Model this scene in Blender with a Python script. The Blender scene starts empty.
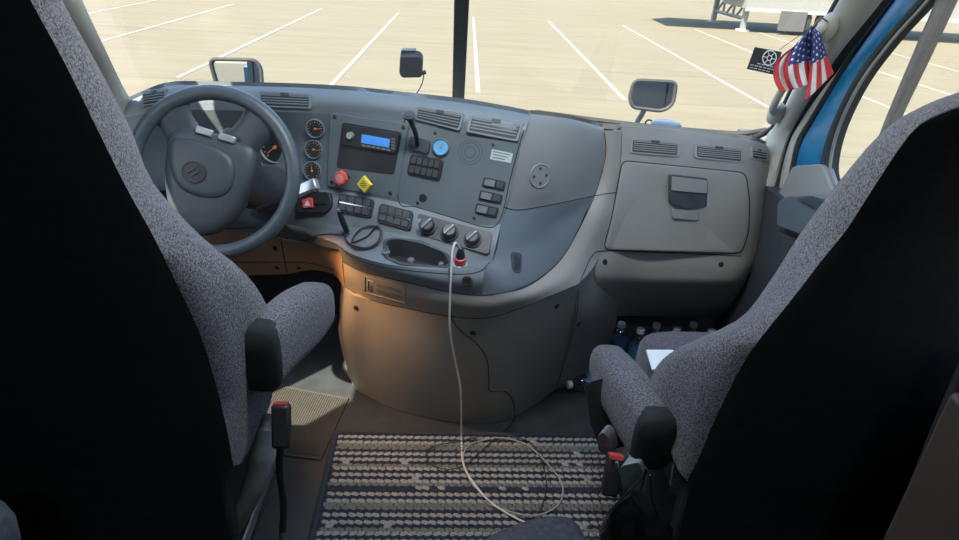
import bpy, math, random
from mathutils import Vector, Matrix
from mathutils.bvhtree import BVHTree
random.seed(7)
col = bpy.context.scene.collection
R_ = math.radians
# ------------------------------------------------------------------ camera frame
FOC = 660.0
CAM = Vector((0, 0, 1.45))
p_, y_, r_ = R_(26.6), R_(2.4), R_(3.4)
FW = Vector((math.sin(y_)*math.cos(p_), math.cos(y_)*math.cos(p_), -math.sin(p_)))
_R0 = Vector((math.cos(y_), -math.sin(y_), 0)); _U0 = _R0.cross(FW)
RT = _R0*math.cos(r_) + _U0*math.sin(r_)
UP = -_R0*math.sin(r_) + _U0*math.cos(r_)
def ray(x, y): return FW + RT*((x-479.5)/FOC) - UP*((y-270)/FOC)
def P(x, y, Y):
    d = ray(x, y); return CAM + d*((Y-CAM.y)/d.y)
def PX(x, y, X):
    d = ray(x, y); return CAM + d*((X-CAM.x)/d.x)
def PZ(x, y, Z=0.0):
    d = ray(x, y); return CAM + d*((Z-CAM.z)/d.z)
def V(p):
    if isinstance(p, Vector): return p.copy()
    return P(*p)

# ------------------------------------------------------------------ materials
MATS = {}
def mat(name, c, rough=0.6, metal=0.0, nscale=40, namt=0.12, bump=0.0, bscale=400, spec=0.5, emis=None, trans=0.0, alpha=1.0, sheen=0.0):
    if name in MATS: return MATS[name]
    m = bpy.data.materials.new(name); m.use_nodes = True
    nt = m.node_tree; b = nt.nodes['Principled BSDF']
    tc = nt.nodes.new('ShaderNodeTexCoord')
    nz = nt.nodes.new('ShaderNodeTexNoise'); nz.inputs['Scale'].default_value = nscale; nz.inputs['Detail'].default_value = 4
    nt.links.new(tc.outputs['Object'], nz.inputs['Vector'])
    rp = nt.nodes.new('ShaderNodeValToRGB')
    rp.color_ramp.elements[0].position = 0.3; rp.color_ramp.elements[1].position = 0.7
    rp.color_ramp.elements[0].color = (*[v*(1-namt) for v in c], 1)
    rp.color_ramp.elements[1].color = (*[min(1, v*(1+namt)) for v in c], 1)
    nt.links.new(nz.outputs['Fac'], rp.inputs['Fac']); nt.links.new(rp.outputs['Color'], b.inputs['Base Color'])
    b.inputs['Roughness'].default_value = rough; b.inputs['Metallic'].default_value = metal
    b.inputs['Specular IOR Level'].default_value = spec
    b.inputs['Transmission Weight'].default_value = trans; b.inputs['Alpha'].default_value = alpha
    b.inputs['Sheen Weight'].default_value = sheen
    if bump:
        n2 = nt.nodes.new('ShaderNodeTexNoise'); n2.inputs['Scale'].default_value = bscale; n2.inputs['Detail'].default_value = 2
        nt.links.new(tc.outputs['Object'], n2.inputs['Vector'])
        bp = nt.nodes.new('ShaderNodeBump'); bp.inputs['Strength'].default_value = bump; bp.inputs['Distance'].default_value = 0.002
        nt.links.new(n2.outputs['Fac'], bp.inputs['Height']); nt.links.new(bp.outputs['Normal'], b.inputs['Normal'])
    if emis:
        b.inputs['Emission Color'].default_value = (*emis[0], 1); b.inputs['Emission Strength'].default_value = emis[1]
    MATS[name] = m; return m
def glassmat(name, tint=(1, 1, 1), gl=0.05):
    m = bpy.data.materials.new(name); m.use_nodes = True; nt = m.node_tree
    nt.nodes.remove(nt.nodes['Principled BSDF']); out = nt.nodes['Material Output']
    t = nt.nodes.new('ShaderNodeBsdfTransparent'); t.inputs['Color'].default_value = (*tint, 1)
    g = nt.nodes.new('ShaderNodeBsdfGlossy'); g.inputs['Roughness'].default_value = 0.02
    mx = nt.nodes.new('ShaderNodeMixShader'); mx.inputs['Fac'].default_value = gl
    nt.links.new(t.outputs[0], mx.inputs[1]); nt.links.new(g.outputs[0], mx.inputs[2]); nt.links.new(mx.outputs[0], out.inputs['Surface'])
    return m
BLUEGREY = mat('blue_grey_plastic', (0.150, 0.180, 0.200), 0.48, nscale=6, namt=.06, bump=.35, bscale=700)
FASCIA = mat('dark_grey_fascia_plastic', (0.105, 0.130, 0.145), 0.5, nscale=8, namt=.06, bump=.3, bscale=700)
TAUPE = mat('taupe_plastic', (0.285, 0.275, 0.248), 0.5, nscale=6, namt=.06, bump=.4, bscale=600)
WARM_LIT = mat('warm_lit_plastic', (0.36, 0.235, 0.15), 0.55, nscale=6, namt=.06, bump=.4, bscale=600)  # warm bounce light of the footwell put into the panel colour
GAP_SHADE = mat('seam_shade', (0.015, 0.015, 0.016), 0.8)  # dark tone stands in for the shade inside panel gaps
BLACK = mat('black_plastic', (0.022, 0.024, 0.027), 0.42)
DKGREY = mat('charcoal_plastic', (0.05, 0.056, 0.062), 0.45)
MIDGREY = mat('mid_grey_plastic', (0.16, 0.18, 0.19), 0.4)
CHROME = mat('satin_chrome', (0.6, 0.62, 0.64), 0.22, metal=1.0)
SILVER = mat('silver_paint', (0.45, 0.47, 0.48), 0.3, metal=.6)
WHEELM = mat('wheel_rubber', (0.06, 0.078, 0.092), 0.38, bump=.2, bscale=900)
HUBM = mat('wheel_hub_plastic', (0.045, 0.058, 0.068), 0.45, bump=.2, bscale=900)
FABDARK = mat('dark_vinyl', (0.024, 0.030, 0.033), 0.8, bump=.3, bscale=500, spec=.2)
RED = mat('red_plastic', (0.62, 0.08, 0.07), 0.4)
YELLOW = mat('yellow_plastic', (0.75, 0.6, 0.06), 0.4)
WHITE = mat('white_plastic', (0.75, 0.77, 0.78), 0.45)
PRINT = mat('pale_print', (0.55, 0.6, 0.62), 0.6)
LCD = mat('blue_lcd', (0.05, 0.2, 0.6), 0.3, emis=((0.12, 0.42, 1.0), 0.22))
NEEDLE = mat('orange_needle', (0.8, 0.2, 0.08), 0.5)
GLASS = glassmat('clear_glass', (0.97, 0.98, 0.96), 0.03)
CABBLUE = mat('blue_body_paint', (0.01, 0.17, 0.36), 0.35)
CABLE_W = mat('white_cable_sheath', (0.62, 0.62, 0.58), 0.5)
CABLE_B = mat('black_cable_sheath', (0.02, 0.02, 0.022), 0.5)
SEAL = mat('black_rubber_seal', (0.018, 0.02, 0.022), 0.7)
CREAM = mat('cream_pillar_plastic', (0.50, 0.48, 0.42), 0.55, nscale=6, namt=.05, bump=.3, bscale=600)
PAPER = mat('white_paper', (0.75, 0.82, 0.84), 0.8, namt=.03)

def fabric(name, c1, c2, scale=260):
    m = bpy.data.materials.new(name); m.use_nodes = True; nt = m.node_tree; b = nt.nodes['Principled BSDF']
    tc = nt.nodes.new('ShaderNodeTexCoord'); n = nt.nodes.new('ShaderNodeTexNoise')
    n.inputs['Scale'].default_value = scale; n.inputs['Detail'].default_value = 3; n.inputs['Roughness'].default_value = .7
    nt.links.new(tc.outputs['Object'], n.inputs['Vector'])
    r = nt.nodes.new('ShaderNodeValToRGB'); r.color_ramp.elements[0].position = .40; r.color_ramp.elements[1].position = .60
    r.color_ramp.elements[0].color = (*c1, 1); r.color_ramp.elements[1].color = (*c2, 1)
    nt.links.new(n.outputs['Fac'], r.inputs['Fac']); nt.links.new(r.outputs['Color'], b.inputs['Base Color'])
    bp = nt.nodes.new('ShaderNodeBump'); bp.inputs['Strength'].default_value = .6; bp.inputs['Distance'].default_value = .002
    nt.links.new(n.outputs['Fac'], bp.inputs['Height']); nt.links.new(bp.outputs['Normal'], b.inputs['Normal'])
    b.inputs['Roughness'].default_value = .95; b.inputs['Sheen Weight'].default_value = .15; b.inputs['Specular IOR Level'].default_value = .15
    return m
FABRIC = fabric('speckled_grey_upholstery', (0.035, 0.034, 0.042), (0.20, 0.194, 0.215), 270)
FABRIC2 = fabric('plum_grey_upholstery', (0.04, 0.035, 0.045), (0.15, 0.135, 0.16), 270)

# ------------------------------------------------------------------ mesh helpers
class MB:
    def __init__(s): s.v = []; s.f = []; s.mi = []
    def add(s, vs, fs, mi=0):
        o = len(s.v); s.v += [Vector(v) for v in vs]
        for f in fs: s.f.append([i+o for i in f]); s.mi.append(mi)
        return s
    def box(s, a, b, mi=0, M=None):
        vs = [Vector((x, y, z)) for x in (a[0], b[0]) for y in (a[1], b[1]) for z in (a[2], b[2])]
        if M: vs = [M @ v for v in vs]
        return s.add(vs, [(0,1,3,2),(4,6,7,5),(0,4,5,1),(2,3,7,6),(0,2,6,4),(1,5,7,3)], mi)
    def tube(s, pts, r, seg=8, mi=0, closed=False):
        pts = [Vector(p) for p in pts]; n = len(pts); vs = []; fs = []
        rr = r if isinstance(r, (list, tuple)) else [r]*n
        prev = None
        for i, p in enumerate(pts):
            if closed: t = (pts[(i+1) % n]-pts[i-1])
            else: t = pts[min(i+1, n-1)]-pts[max(i-1, 0)]
            t = t.normalized() if t.length > 1e-9 else Vector((0, 0, 1))
            if prev is None:
                a = Vector((0, 0, 1)) if abs(t.z) < .9 else Vector((1, 0, 0)); u = t.cross(a).normalized()
            else:
                u = (prev - t*prev.dot(t)); u = u.normalized() if u.length > 1e-6 else t.orthogonal().normalized()
            prev = u; w = t.cross(u)
            for k in range(seg):
                a = 2*math.pi*k/seg; vs.append(p + (u*math.cos(a)+w*math.sin(a))*rr[i])
        m = n if closed else n-1
        for i in range(m):
            j = (i+1) % n
            for k in range(seg):
                k2 = (k+1) % seg; fs.append((i*seg+k, i*seg+k2, j*seg+k2, j*seg+k))
        if not closed:
            fs.append(tuple(range(seg))[::-1]); fs.append(tuple((n-1)*seg+k for k in range(seg)))
        return s.add(vs, fs, mi)
    def lathe(s, prof, o, ax, seg=24, mi=0, sx=1.0, u=None):
        o = Vector(o); ax = Vector(ax).normalized()
        if u is None: u = ax.orthogonal().normalized()
        else: u = (u-ax*u.dot(ax)).normalized()
        w = ax.cross(u); vs = []; fs = []
        for r, h in prof:
            for k in range(seg):
                a = 2*math.pi*k/seg; vs.append(o+ax*h+(u*math.cos(a)*sx+w*math.sin(a))*r)
        for i in range(len(prof)-1):
            for k in range(seg):
                k2 = (k+1) % seg; fs.append((i*seg+k, i*seg+k2, (i+1)*seg+k2, (i+1)*seg+k))
        fs.append(tuple(range(seg))[::-1]); fs.append(tuple((len(prof)-1)*seg+k for k in range(seg)))
        return s.add(vs, fs, mi)
    def loft(s, rings, mi=0, caps=True, closed=True):
        n = len(rings[0]); vs = [v for r in rings for v in r]; fs = []
        for i in range(len(rings)-1):
            for k in range(n if closed else n-1):
                k2 = (k+1) % n; fs.append((i*n+k, i*n+k2, (i+1)*n+k2, (i+1)*n+k))
        if caps: fs.append(tuple(range(n))[::-1]); fs.append(tuple((len(rings)-1)*n+k for k in range(n)))
        return s.add(vs, fs, mi)
    def build(s, name, mats, parent=None, smooth=True, bevel=0, subsurf=0, auto=35):
        me = bpy.data.meshes.new(name)
        root = parent
        off = Vector((0, 0, 0))
        if parent is not None:
            off = WORLD[parent.name]
        me.from_pydata([v-off for v in s.v], [], s.f); me.update()
        if not isinstance(mats, (list, tuple)): mats = [mats]
        for m in mats: me.materials.append(m)
        for p, mi in zip(me.polygons, s.mi): p.material_index = mi; p.use_smooth = smooth
        import bmesh
        bm = bmesh.new(); bm.from_mesh(me); bmesh.ops.recalc_face_normals(bm, faces=bm.faces)
        if smooth:
            for e in bm.edges:
                if len(e.link_faces) == 2 and e.calc_face_angle(0) > R_(auto): e.smooth = False
        bm.to_mesh(me); bm.free()
        o = bpy.data.objects.new(name, me); col.objects.link(o)
        if parent is not None: o.parent = parent
        WORLD[o.name] = off
        if bevel:
            b = o.modifiers.new('bevel', 'BEVEL'); b.width = bevel; b.segments = 2; b.limit_method = 'ANGLE'
        if subsurf:
            b = o.modifiers.new('sub', 'SUBSURF'); b.levels = subsurf; b.render_levels = subsurf
        return o
WORLD = {}
def tag(o, label=None, cat=None, group=None, kind=None):
    if label: o['label'] = label
    if cat: o['category'] = cat
    if group: o['group'] = group
    if kind: o['kind'] = kind
    return o
def empty(name, loc, label, cat, group=None, kind=None):
    o = bpy.data.objects.new(name, None); o.location = loc; o.empty_display_size = .05; col.objects.link(o)
    WORLD[o.name] = Vector(loc); tag(o, label, cat, group, kind); return o
def cr(a, b, c, d, t):
    return a*(-.5*t+t*t-.5*t**3)+b*(1-2.5*t*t+1.5*t**3)+c*(.5*t+2*t*t-1.5*t**3)+d*(-.5*t*t+.5*t**3)
def curve(pts, n=6, closed=False):
    pts = [V(p) for p in pts]; out = []; N = len(pts)
    for i in range(N if closed else N-1):
        if closed: a, b, c, d = pts[i-1], pts[i], pts[(i+1) % N], pts[(i+2) % N]
        else:
            b, c = pts[i], pts[i+1]; a = pts[i-1] if i else b*2-c; d = pts[i+2] if i+2 < N else c*2-b
        for k in range(n): out.append(cr(a, b, c, d, k/n))
    if not closed: out.append(pts[-1])
    return out
BV = []
def pix(v):
    d = v-CAM; z = d.dot(FW); return (479.5+FOC*d.dot(RT)/z, 270-FOC*d.dot(UP)/z)
def inside(p, poly):
    c = False; x, y = p
    for i in range(len(poly)):
        (x1, y1), (x2, y2) = poly[i-1], poly[i]
        if (y1 > y) != (y2 > y) and x < (x2-x1)*(y-y1)/(y2-y1)+x1: c = not c
    return c
def surf(name, rows, m, parent, n=5, thick=.012, reg=True, label=None, hole=None):
    rows = [[V(p) for p in r] for r in rows]
    rows = [curve(r, n) for r in rows]
    cols = list(zip(*rows)); cols = [curve(list(c), n) for c in cols]
    g = list(zip(*cols)); nr, nc = len(g), len(g[0])
    vs = [v for r in g for v in r]
    fs = [(i*nc+j, i*nc+j+1, (i+1)*nc+j+1, (i+1)*nc+j) for i in range(nr-1) for j in range(nc-1)]
    if reg: BV.append(BVHTree.FromPolygons(vs, fs))
    nrm = [Vector((0, 0, 0)) for _ in vs]
    for f in fs:
        q = (vs[f[2]]-vs[f[0]]).cross(vs[f[3]]-vs[f[1]])
        if q.length > 0: q.normalize()
        c = sum((vs[i] for i in f), Vector())/4
        if q.dot(CAM-c) < 0: q = -q
        for i in f: nrm[i] += q
    if hole: holes = [fi for fi, f in enumerate(fs) if inside(pix(sum((vs[i] for i in f), Vector())/4), hole)]; fs = [f for fi, f in enumerate(fs) if fi not in set(holes)]
    back = [v-(x.normalized() if x.length else Vector((0, -1, 0)))*thick for v, x in zip(vs, nrm)]
    N = len(vs); mb = MB(); A = vs+back; F = list(fs)+[tuple(i+N for i in f)[::-1] for f in fs]
    def side(a, b): F.append((a, a+N, b+N, b))
    for j in range(nc-1): side(j, j+1); side((nr-1)*nc+j+1, (nr-1)*nc+j)
    for i in range(nr-1): side((i+1)*nc, i*nc); side(i*nc+nc-1, (i+1)*nc+nc-1)
    mb.add(A, F)
    o = mb.build(name, m, parent, auto=50)
    if label: o['label'] = label
    return o
def hit(x, y):
    d = ray(x, y).normalized(); best = None
    for b in BV:
        h = b.ray_cast(CAM, d)
        if h[0] is not None and (best is None or h[3] < best[2]):
            n = h[1] if h[1].dot(d) < 0 else -h[1]
            best = (h[0], n, h[3])
    if best is None: raise Exception('miss %s %s' % (x, y))
    return best[0], best[1]
def roundpoly(pts, r=3.0, k=4):
    out = []; n = len(pts)
    for i in range(n):
        a, b, c = [Vector(pts[j % n]) for j in (i-1, i, i+1)]
        u = (a-b); w = (c-b); ru = min(r, u.length*.45, w.length*.45)
        p0 = b+u.normalized()*ru; p1 = b+w.normalized()*ru
        for q in range(k+1):
            t = q/k; out.append(p0*(1-t)**2+b*2*t*(1-t)+p1*t*t)
    return out
def face(poly):
    cx = sum(p[0] for p in poly)/len(poly); cy = sum(p[1] for p in poly)/len(poly)
    return hit(cx, cy)
LAST = [None]
def hitp(x, y):
    o, n = LAST[0]; d = ray(x, y); return CAM+d*((o-CAM).dot(n)/d.dot(n)), n.copy()
def planepts(poly, lift=0.0, flat=True, keep=False):
    """points of a pixel polygon on the local tangent plane of the surface"""
    if keep and LAST[0]: o, n = LAST[0]; flat = False
    else: o, n = face(poly)
    if flat:
        ns = Vector(); ps = []
        for p in poly:
            try: h = hit(*p); ns += h[1]; ps.append(h[0])
            except Exception: pass
        n = (ns+n*2).normalized()
        if ps: o = (sum(ps, Vector())/len(ps)+o)/2
    out = []
    for p in poly:
        d = ray(*p); t = (o-CAM).dot(n)/d.dot(n); out.append(CAM+d*t+n*lift)
    if not keep: LAST[0] = (o.copy(), n.copy())
    return out, n
def plate(name, poly, m, parent, h=.004, r=2.5, cham=.0015, sink=.01, mb=None, mi=0, base=0.0, label=None, k=4):
    pts, n = planepts(roundpoly(poly, r, k) if r else poly, keep=mb is not None)
    c = sum(pts, Vector())/len(pts)
    r0 = [p-n*sink for p in pts]; r1 = [p+n*(base+h-cham) for p in pts]
    r2 = [p+(c-p).normalized()*cham+n*(base+h) for p in pts]
    own = mb is None
    if own: mb = MB()
    mb.loft([r0, r1, r2], mi)
    if own:
        o = mb.build(name, m, parent)
        if label: o['label'] = label
        return o
def quad(x0, y0, x1, y1, sl=0.0, sk=0.0):
    """pixel quad, sl slope of the horizontal edges, sk horizontal skew per pixel down"""
    h = y1-y0
    return [(x0, y0), (x1, y0+(x1-x0)*sl), (x1+sk*h, y1+(x1-x0)*sl), (x0+sk*h, y1)]
def sub(q, u0, v0, u1, v1):
    A, B, C, D = [Vector(p) for p in q]
    def f(u, v): return (A*(1-u)+B*u)*(1-v)+(D*(1-u)+C*u)*v
    return [tuple(f(u0, v0)), tuple(f(u1, v0)), tuple(f(u1, v1)), tuple(f(u0, v1))]
def seam(pts, parent, name='seam_shade', r=.0016, m=None, lift=-.0003):
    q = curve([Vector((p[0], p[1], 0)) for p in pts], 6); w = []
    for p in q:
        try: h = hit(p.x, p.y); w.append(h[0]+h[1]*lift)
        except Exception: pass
    return MB().tube(w, r, 6).build(name, m or GAP_SHADE, parent)
def knob(name, x, y, prof, m, parent, seg=24, ax=None, mb=None, mi=0, lift=0):
    o, n = hit(x, y); n = ax or n
    own = mb is None
    if own: mb = MB()
    mb.lathe(prof, o+n*lift, n, seg, mi)
    if own: return mb.build(name, m, parent)

# ================================================================== DASHBOARD
dash = empty('dashboard', (0, 2.0, 0), 'wide curved blue-grey and taupe dashboard below the windshield with centre console', 'dashboard')
crest = [(124, 104, 2.10), (165, 88, 2.05), (205, 87, 2.03), (258, 88, 1.99), (313, 90, 1.95), (360, 93, 1.92), (405, 98, 1.89), (464, 105, 1.86), (505, 112, 1.84), (530, 117, 1.84)]
padlow = [(124, 118, 2.07), (165, 110, 2.02), (205, 110, 2.0), (258, 111, 1.96), (313, 113, 1.92), (360, 116, 1.89), (405, 121, 1.86), (464, 133, 1.82), (505, 140, 1.80), (522, 143, 1.795)]
def behind(row, Y=2.36, z=.83):
    return [Vector((V(p).x*(1.04), Y-abs(V(p).x)*.1, z)) for p in row]
def back1(row, dy=.06, dz=.004): return [V(p)+Vector((0, dy, -dz)) for p in row]
surf('dash_pad', [behind(crest), back1(crest, .10, .03), back1(crest, .035, .003), crest, [((a[0]*.55+b[0]*.45), (a[1]*.55+b[1]*.45), (a[2]*.5+b[2]*.5)-.012) for a, b in zip(crest, padlow)], padlow], BLUEGREY, dash)
mid = [(124, 150, 2.06), (165, 150, 2.04), (205, 150, 2.03), (258, 150, 2.0), (302, 150, 1.93), (337, 151, 1.885), (400, 158, 1.83), (452, 170, 1.80), (495, 178, 1.775), (514, 180, 1.767)]
fbot = [(124, 190, 1.99), (165, 190, 1.98), (205, 190, 1.96), (258, 190, 1.93), (298, 190, 1.89), (335, 191, 1.855), (397, 202, 1.80), (440, 214, 1.765), (480, 225, 1.735), (501, 224, 1.72)]
surf('instrument_panel', [padlow, mid, fbot], FASCIA, dash)
b2 = fbot[3:]
bandb = [(250, 215, 1.93), (290, 216, 1.88), (335, 225, 1.81), (375, 230, 1.76), (415, 238, 1.72), (452, 253, 1.68), (492, 262, 1.655)]
surf('switch_band', [b2, [((a[0]+b[0])/2, (a[1]+b[1])/2, (a[2]+b[2])/2-.008) for a, b in zip(b2, bandb)], bandb], BLUEGREY, dash)
TRAY = [(386, 241), (398, 239.5), (420, 243.5), (444, 253), (450, 263), (444, 267), (402, 263), (387, 257)]
lip = [(262, 222, 1.925), (300, 232, 1.87), (337, 244, 1.775), (352, 254, 1.72), (386, 264, 1.655), (448, 271, 1.60), (484, 268, 1.60)]
surf('tray_shelf', [bandb, [((a[0]+b[0])/2, (a[1]+b[1])/2+1, (a[2]+b[2])/2) for a, b in zip(bandb, lip)], lip], BLUEGREY, dash, n=14, hole=TRAY)
lip2 = [(337, 244, 1.775), (352, 254, 1.72), (386, 264, 1.655), (448, 271, 1.60), (484, 268, 1.60)]
line2 = [(343, 262, 1.80), (363, 272, 1.735), (405, 282, 1.66), (450, 292, 1.60), (482, 295, 1.59)]
surf('tray_lip', [lip2, [((a[0]+b[0])/2, (a[1]+b[1])/2, (a[2]+b[2])/2-.012) for a, b in zip(lip2, line2)], line2], BLUEGREY, dash)
surf('left_ledge', [[(226, 205, 1.96), (262, 212, 1.93), (300, 218, 1.88), (337, 229, 1.80)],
                    [(226, 218, 1.95), (262, 225, 1.92), (300, 231, 1.865), (338, 240, 1.79)],
                    [(226, 229, 1.97), (270, 236, 1.935), (308, 243, 1.885), (340, 250, 1.81)]], BLUEGREY, dash)
surf('side_panel', [
    [Vector((.14, 2.2, .86)), Vector((.2, 2.22, .86)), Vector((.29, 2.25, .86)), Vector((.38, 2.28, .86))],
    back1([(530, 117, 1.84), (556, 120, 1.87), (580, 124, 1.91), (604, 130, 1.975)], .10, .03), back1([(530, 117, 1.84), (556, 120, 1.87), (580, 124, 1.91), (604, 130, 1.975)], .035, .003),
    [(530, 117, 1.84), (556, 120, 1.87), (580, 124, 1.91), (604, 130, 1.975)],
    [(522, 143, 1.795), (550, 146, 1.83), (578, 148, 1.885), (605, 148, 1.96)],
    [(514, 180, 1.767), (543, 185, 1.80), (575, 184, 1.87), (600, 178, 1.945)],
    [(507, 207, 1.745), (535, 206, 1.785), (568, 203, 1.85), (594, 197, 1.92)]], mat('warm_grey_plastic', (.205, .21, .205), .48, nscale=6, namt=.06, bump=.35, bscale=700), dash)
surf('lower_side_panel', [
    [(507, 207, 1.745), (535, 206, 1.785), (568, 203, 1.85), (594, 197, 1.92)],
    [(501, 225, 1.72), (528, 225, 1.76), (558, 222, 1.83), (585, 214, 1.89)],
    [(498, 245, 1.69), (520, 248, 1.725), (548, 245, 1.785), (573, 241, 1.84)],
    [(492, 262, 1.655), (512, 268, 1.67), (534, 270, 1.715), (556, 265, 1.775)],
    [(484, 268, 1.60), (498, 283, 1.61), (513, 287, 1.635), (533, 284, 1.69)],
    [(482, 295, 1.59), (490, 295.5, 1.593), (499, 294.8, 1.602), (508, 293, 1.615)]], BLUEGREY, dash)
inner = [(343, 262, 1.80), (363, 272, 1.735), (405, 282, 1.66), (450, 292, 1.60), (480, 295, 1.59), (508, 293, 1.615), (533, 284, 1.69), (556, 265, 1.775), (573, 241, 1.84), (587, 212, 1.89), (598, 180, 1.945), (604, 131, 1.975)]
outer = [(345, 287, 1.85), (371, 300, 1.77), (410, 309, 1.69), (448, 316, 1.63), (485, 318, 1.61), (515, 310, 1.635), (548, 297, 1.69), (579, 283, 1.76), (600, 256, 1.86), (612, 222, 1.90), (618, 188, 1.94), (622, 130, 1.985)]
surf('console_trim_band', [inner, [((a[0]+b[0])/2, (a[1]+b[1])/2, (a[2]+b[2])/2-.012) for a, b in zip(inner, outer)], outer], TAUPE, dash)
t8 = outer[:8]
m8 = [(342, 335, 1.88), (368, 345, 1.80), (405, 358, 1.725), (445, 366, 1.675), (485, 367, 1.66), (513, 360, 1.69), (541, 348, 1.745), (569, 335, 1.82)]
f8 = [PZ(x, y, .002) for x, y in [(352, 383), (375, 400), (402, 411), (445, 421), (488, 423.5), (513, 417), (534, 406), (556, 389)]]
T0 = V(t8[0]); M0 = V(m8[0]); B0 = f8[0]
surf('lower_console', [[T0+Vector((-.02, .3, 0))]+t8, [M0+Vector((-.02, .3, 0))]+m8, [B0+Vector((-.02, .25, 0))]+list(f8)], TAUPE, dash)
surf('glove_panel', [
    behind([(622, 130, 1.985), (660, 132, 2.01), (700, 137, 2.02), (752, 144, 2.03), (768, 149, 2.06)], 2.34, .82),
    back1([(622, 130, 1.985), (660, 132, 2.01), (700, 137, 2.02), (752, 144, 2.03), (768, 149, 2.06)], .04, .004),
    [(622, 130, 1.985), (660, 132, 2.01), (700, 137, 2.02), (752, 144, 2.03), (768, 149, 2.06)],
    [(621, 160, 1.96), (660, 163, 1.98), (700, 168, 1.99), (752, 174, 2.0), (769, 178, 2.05)],
    [(615, 205, 1.915), (655, 208, 1.95), (700, 212, 1.96), (750, 214, 1.97), (768, 215, 2.03)],
    [(601, 253, 1.865), (645, 253, 1.93), (700, 255, 1.94), (743, 257, 1.95), (764, 248, 2.01)]], TAUPE, dash)
surf('lower_passenger_panel', [
    [(601, 253, 1.865), (645, 253, 1.93), (700, 255, 1.94), (743, 257, 1.95), (764, 248, 2.01)],
    [(596, 268, 1.84), (640, 270, 1.915), (695, 272, 1.925), (738, 273, 1.935), (757, 265, 2.0)],
    [(596, 281, 1.84), (635, 283, 1.92), (690, 285, 1.935), (733, 285, 1.945), (750, 278, 2.01)],
    [(600, 298, 1.90), (630, 300, 2.0), (690, 302, 2.05), (730, 302, 2.05), (745, 295, 2.08)],
    [(608, 316, 2.0), (635, 316, 2.16), (690, 318, 2.25), (730, 318, 2.25), (745, 312, 2.25)]], TAUPE, dash)
surf('footwell_side_panel', [
    [(579, 284, 1.76), (592, 262, 1.83), (602, 254, 1.87), (612, 262, 1.90)],
    [(577, 300, 1.775), (590, 292, 1.83), (602, 285, 1.87), (614, 290, 1.94)],
    [(575, 320, 1.80), (590, 318, 1.86), (604, 316, 1.93), (617, 318, 2.03)],
    [(566, 355, 1.87), (580, 352, 1.93), (594, 352, 2.02), (606, 350, 2.14)],
    [PZ(556, 389, .002), PZ(570, 386, .002), PZ(584, 382, .002), PZ(596, 376, .002)]], TAUPE, dash)
surf('knee_panel', [
    [(200, 224, 2.02), (228, 226, 2.0), (257, 227, 1.985), (283, 240, 1.95), (310, 243, 1.92), (332, 247, 1.88), (342, 256, 1.83)],
    [(200, 250, 2.03), (228, 252, 2.01), (257, 252, 2.0), (283, 257, 1.965), (310, 257, 1.94), (332, 262, 1.90), (343, 272, 1.85)],
    [(200, 275, 2.06), (228, 276, 2.06), (257, 275, 2.05), (286, 274, 2.03), (312, 270, 2.0), (334, 275, 1.95), (345, 290, 1.87)]],
    WARM_LIT, dash, label='lower panel at the driver knees, tan from warm light put into its colour')

# --- seams
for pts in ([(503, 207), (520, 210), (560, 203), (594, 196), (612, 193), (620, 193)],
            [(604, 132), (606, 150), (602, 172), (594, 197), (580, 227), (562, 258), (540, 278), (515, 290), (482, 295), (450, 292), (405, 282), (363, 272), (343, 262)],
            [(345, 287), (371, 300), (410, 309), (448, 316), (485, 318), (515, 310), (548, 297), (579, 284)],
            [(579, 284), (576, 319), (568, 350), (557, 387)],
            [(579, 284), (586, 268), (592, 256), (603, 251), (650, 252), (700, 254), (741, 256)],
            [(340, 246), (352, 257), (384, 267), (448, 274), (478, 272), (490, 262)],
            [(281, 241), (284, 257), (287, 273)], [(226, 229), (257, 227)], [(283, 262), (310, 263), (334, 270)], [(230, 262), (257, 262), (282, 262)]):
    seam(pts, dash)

# --- vents
def vent(q, nsl=4):
    v = plate('air_vent', q, MATS['blue_grey_plastic'] if q[0][0] < 600 else TAUPE, dash, h=.004, r=2)
    mbk = MB(); plate('', sub(q, .05, .16, .95, .90), None, None, h=.001, base=.0038, sink=0, r=1.5, mb=mbk); mbk.build('vent_throat', BLACK, v)
    ms = MB()
    for i in range(nsl):
        a = .20+i*(.66/nsl)
        plate('', sub(q, .07, a, .93, a+.27/nsl), None, None, h=.002, base=.0042, sink=0, r=0, cham=.0005, mb=ms)
    ms.build('vent_slats', BLUEGREY if q[0][0] < 600 else TAUPE, v)
    mt = MB(); plate('', sub(q, .42, .05, .58, .24), None, None, h=.004, base=.0042, sink=0, r=1, cham=.0006, mb=mt); mt.build('vent_tab', DKGREY, v)
    return v
vent([(143, 91), (167, 88), (166, 103), (143, 107)])
vent([(259, 91), (312, 94), (312, 109), (259, 107)])
vent([(417, 106), (465, 113.5), (460, 131), (414, 119)])
vent([(470, 114), (524, 123), (518, 142), (466, 132)])
vent([(630, 137), (680, 142), (679, 157), (629, 153)], 5)
vent([(694, 143), (743, 148), (743, 163), (694, 158)], 5)
vent([(751, 147), (766, 150), (767, 161), (751, 159)], 3)

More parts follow.
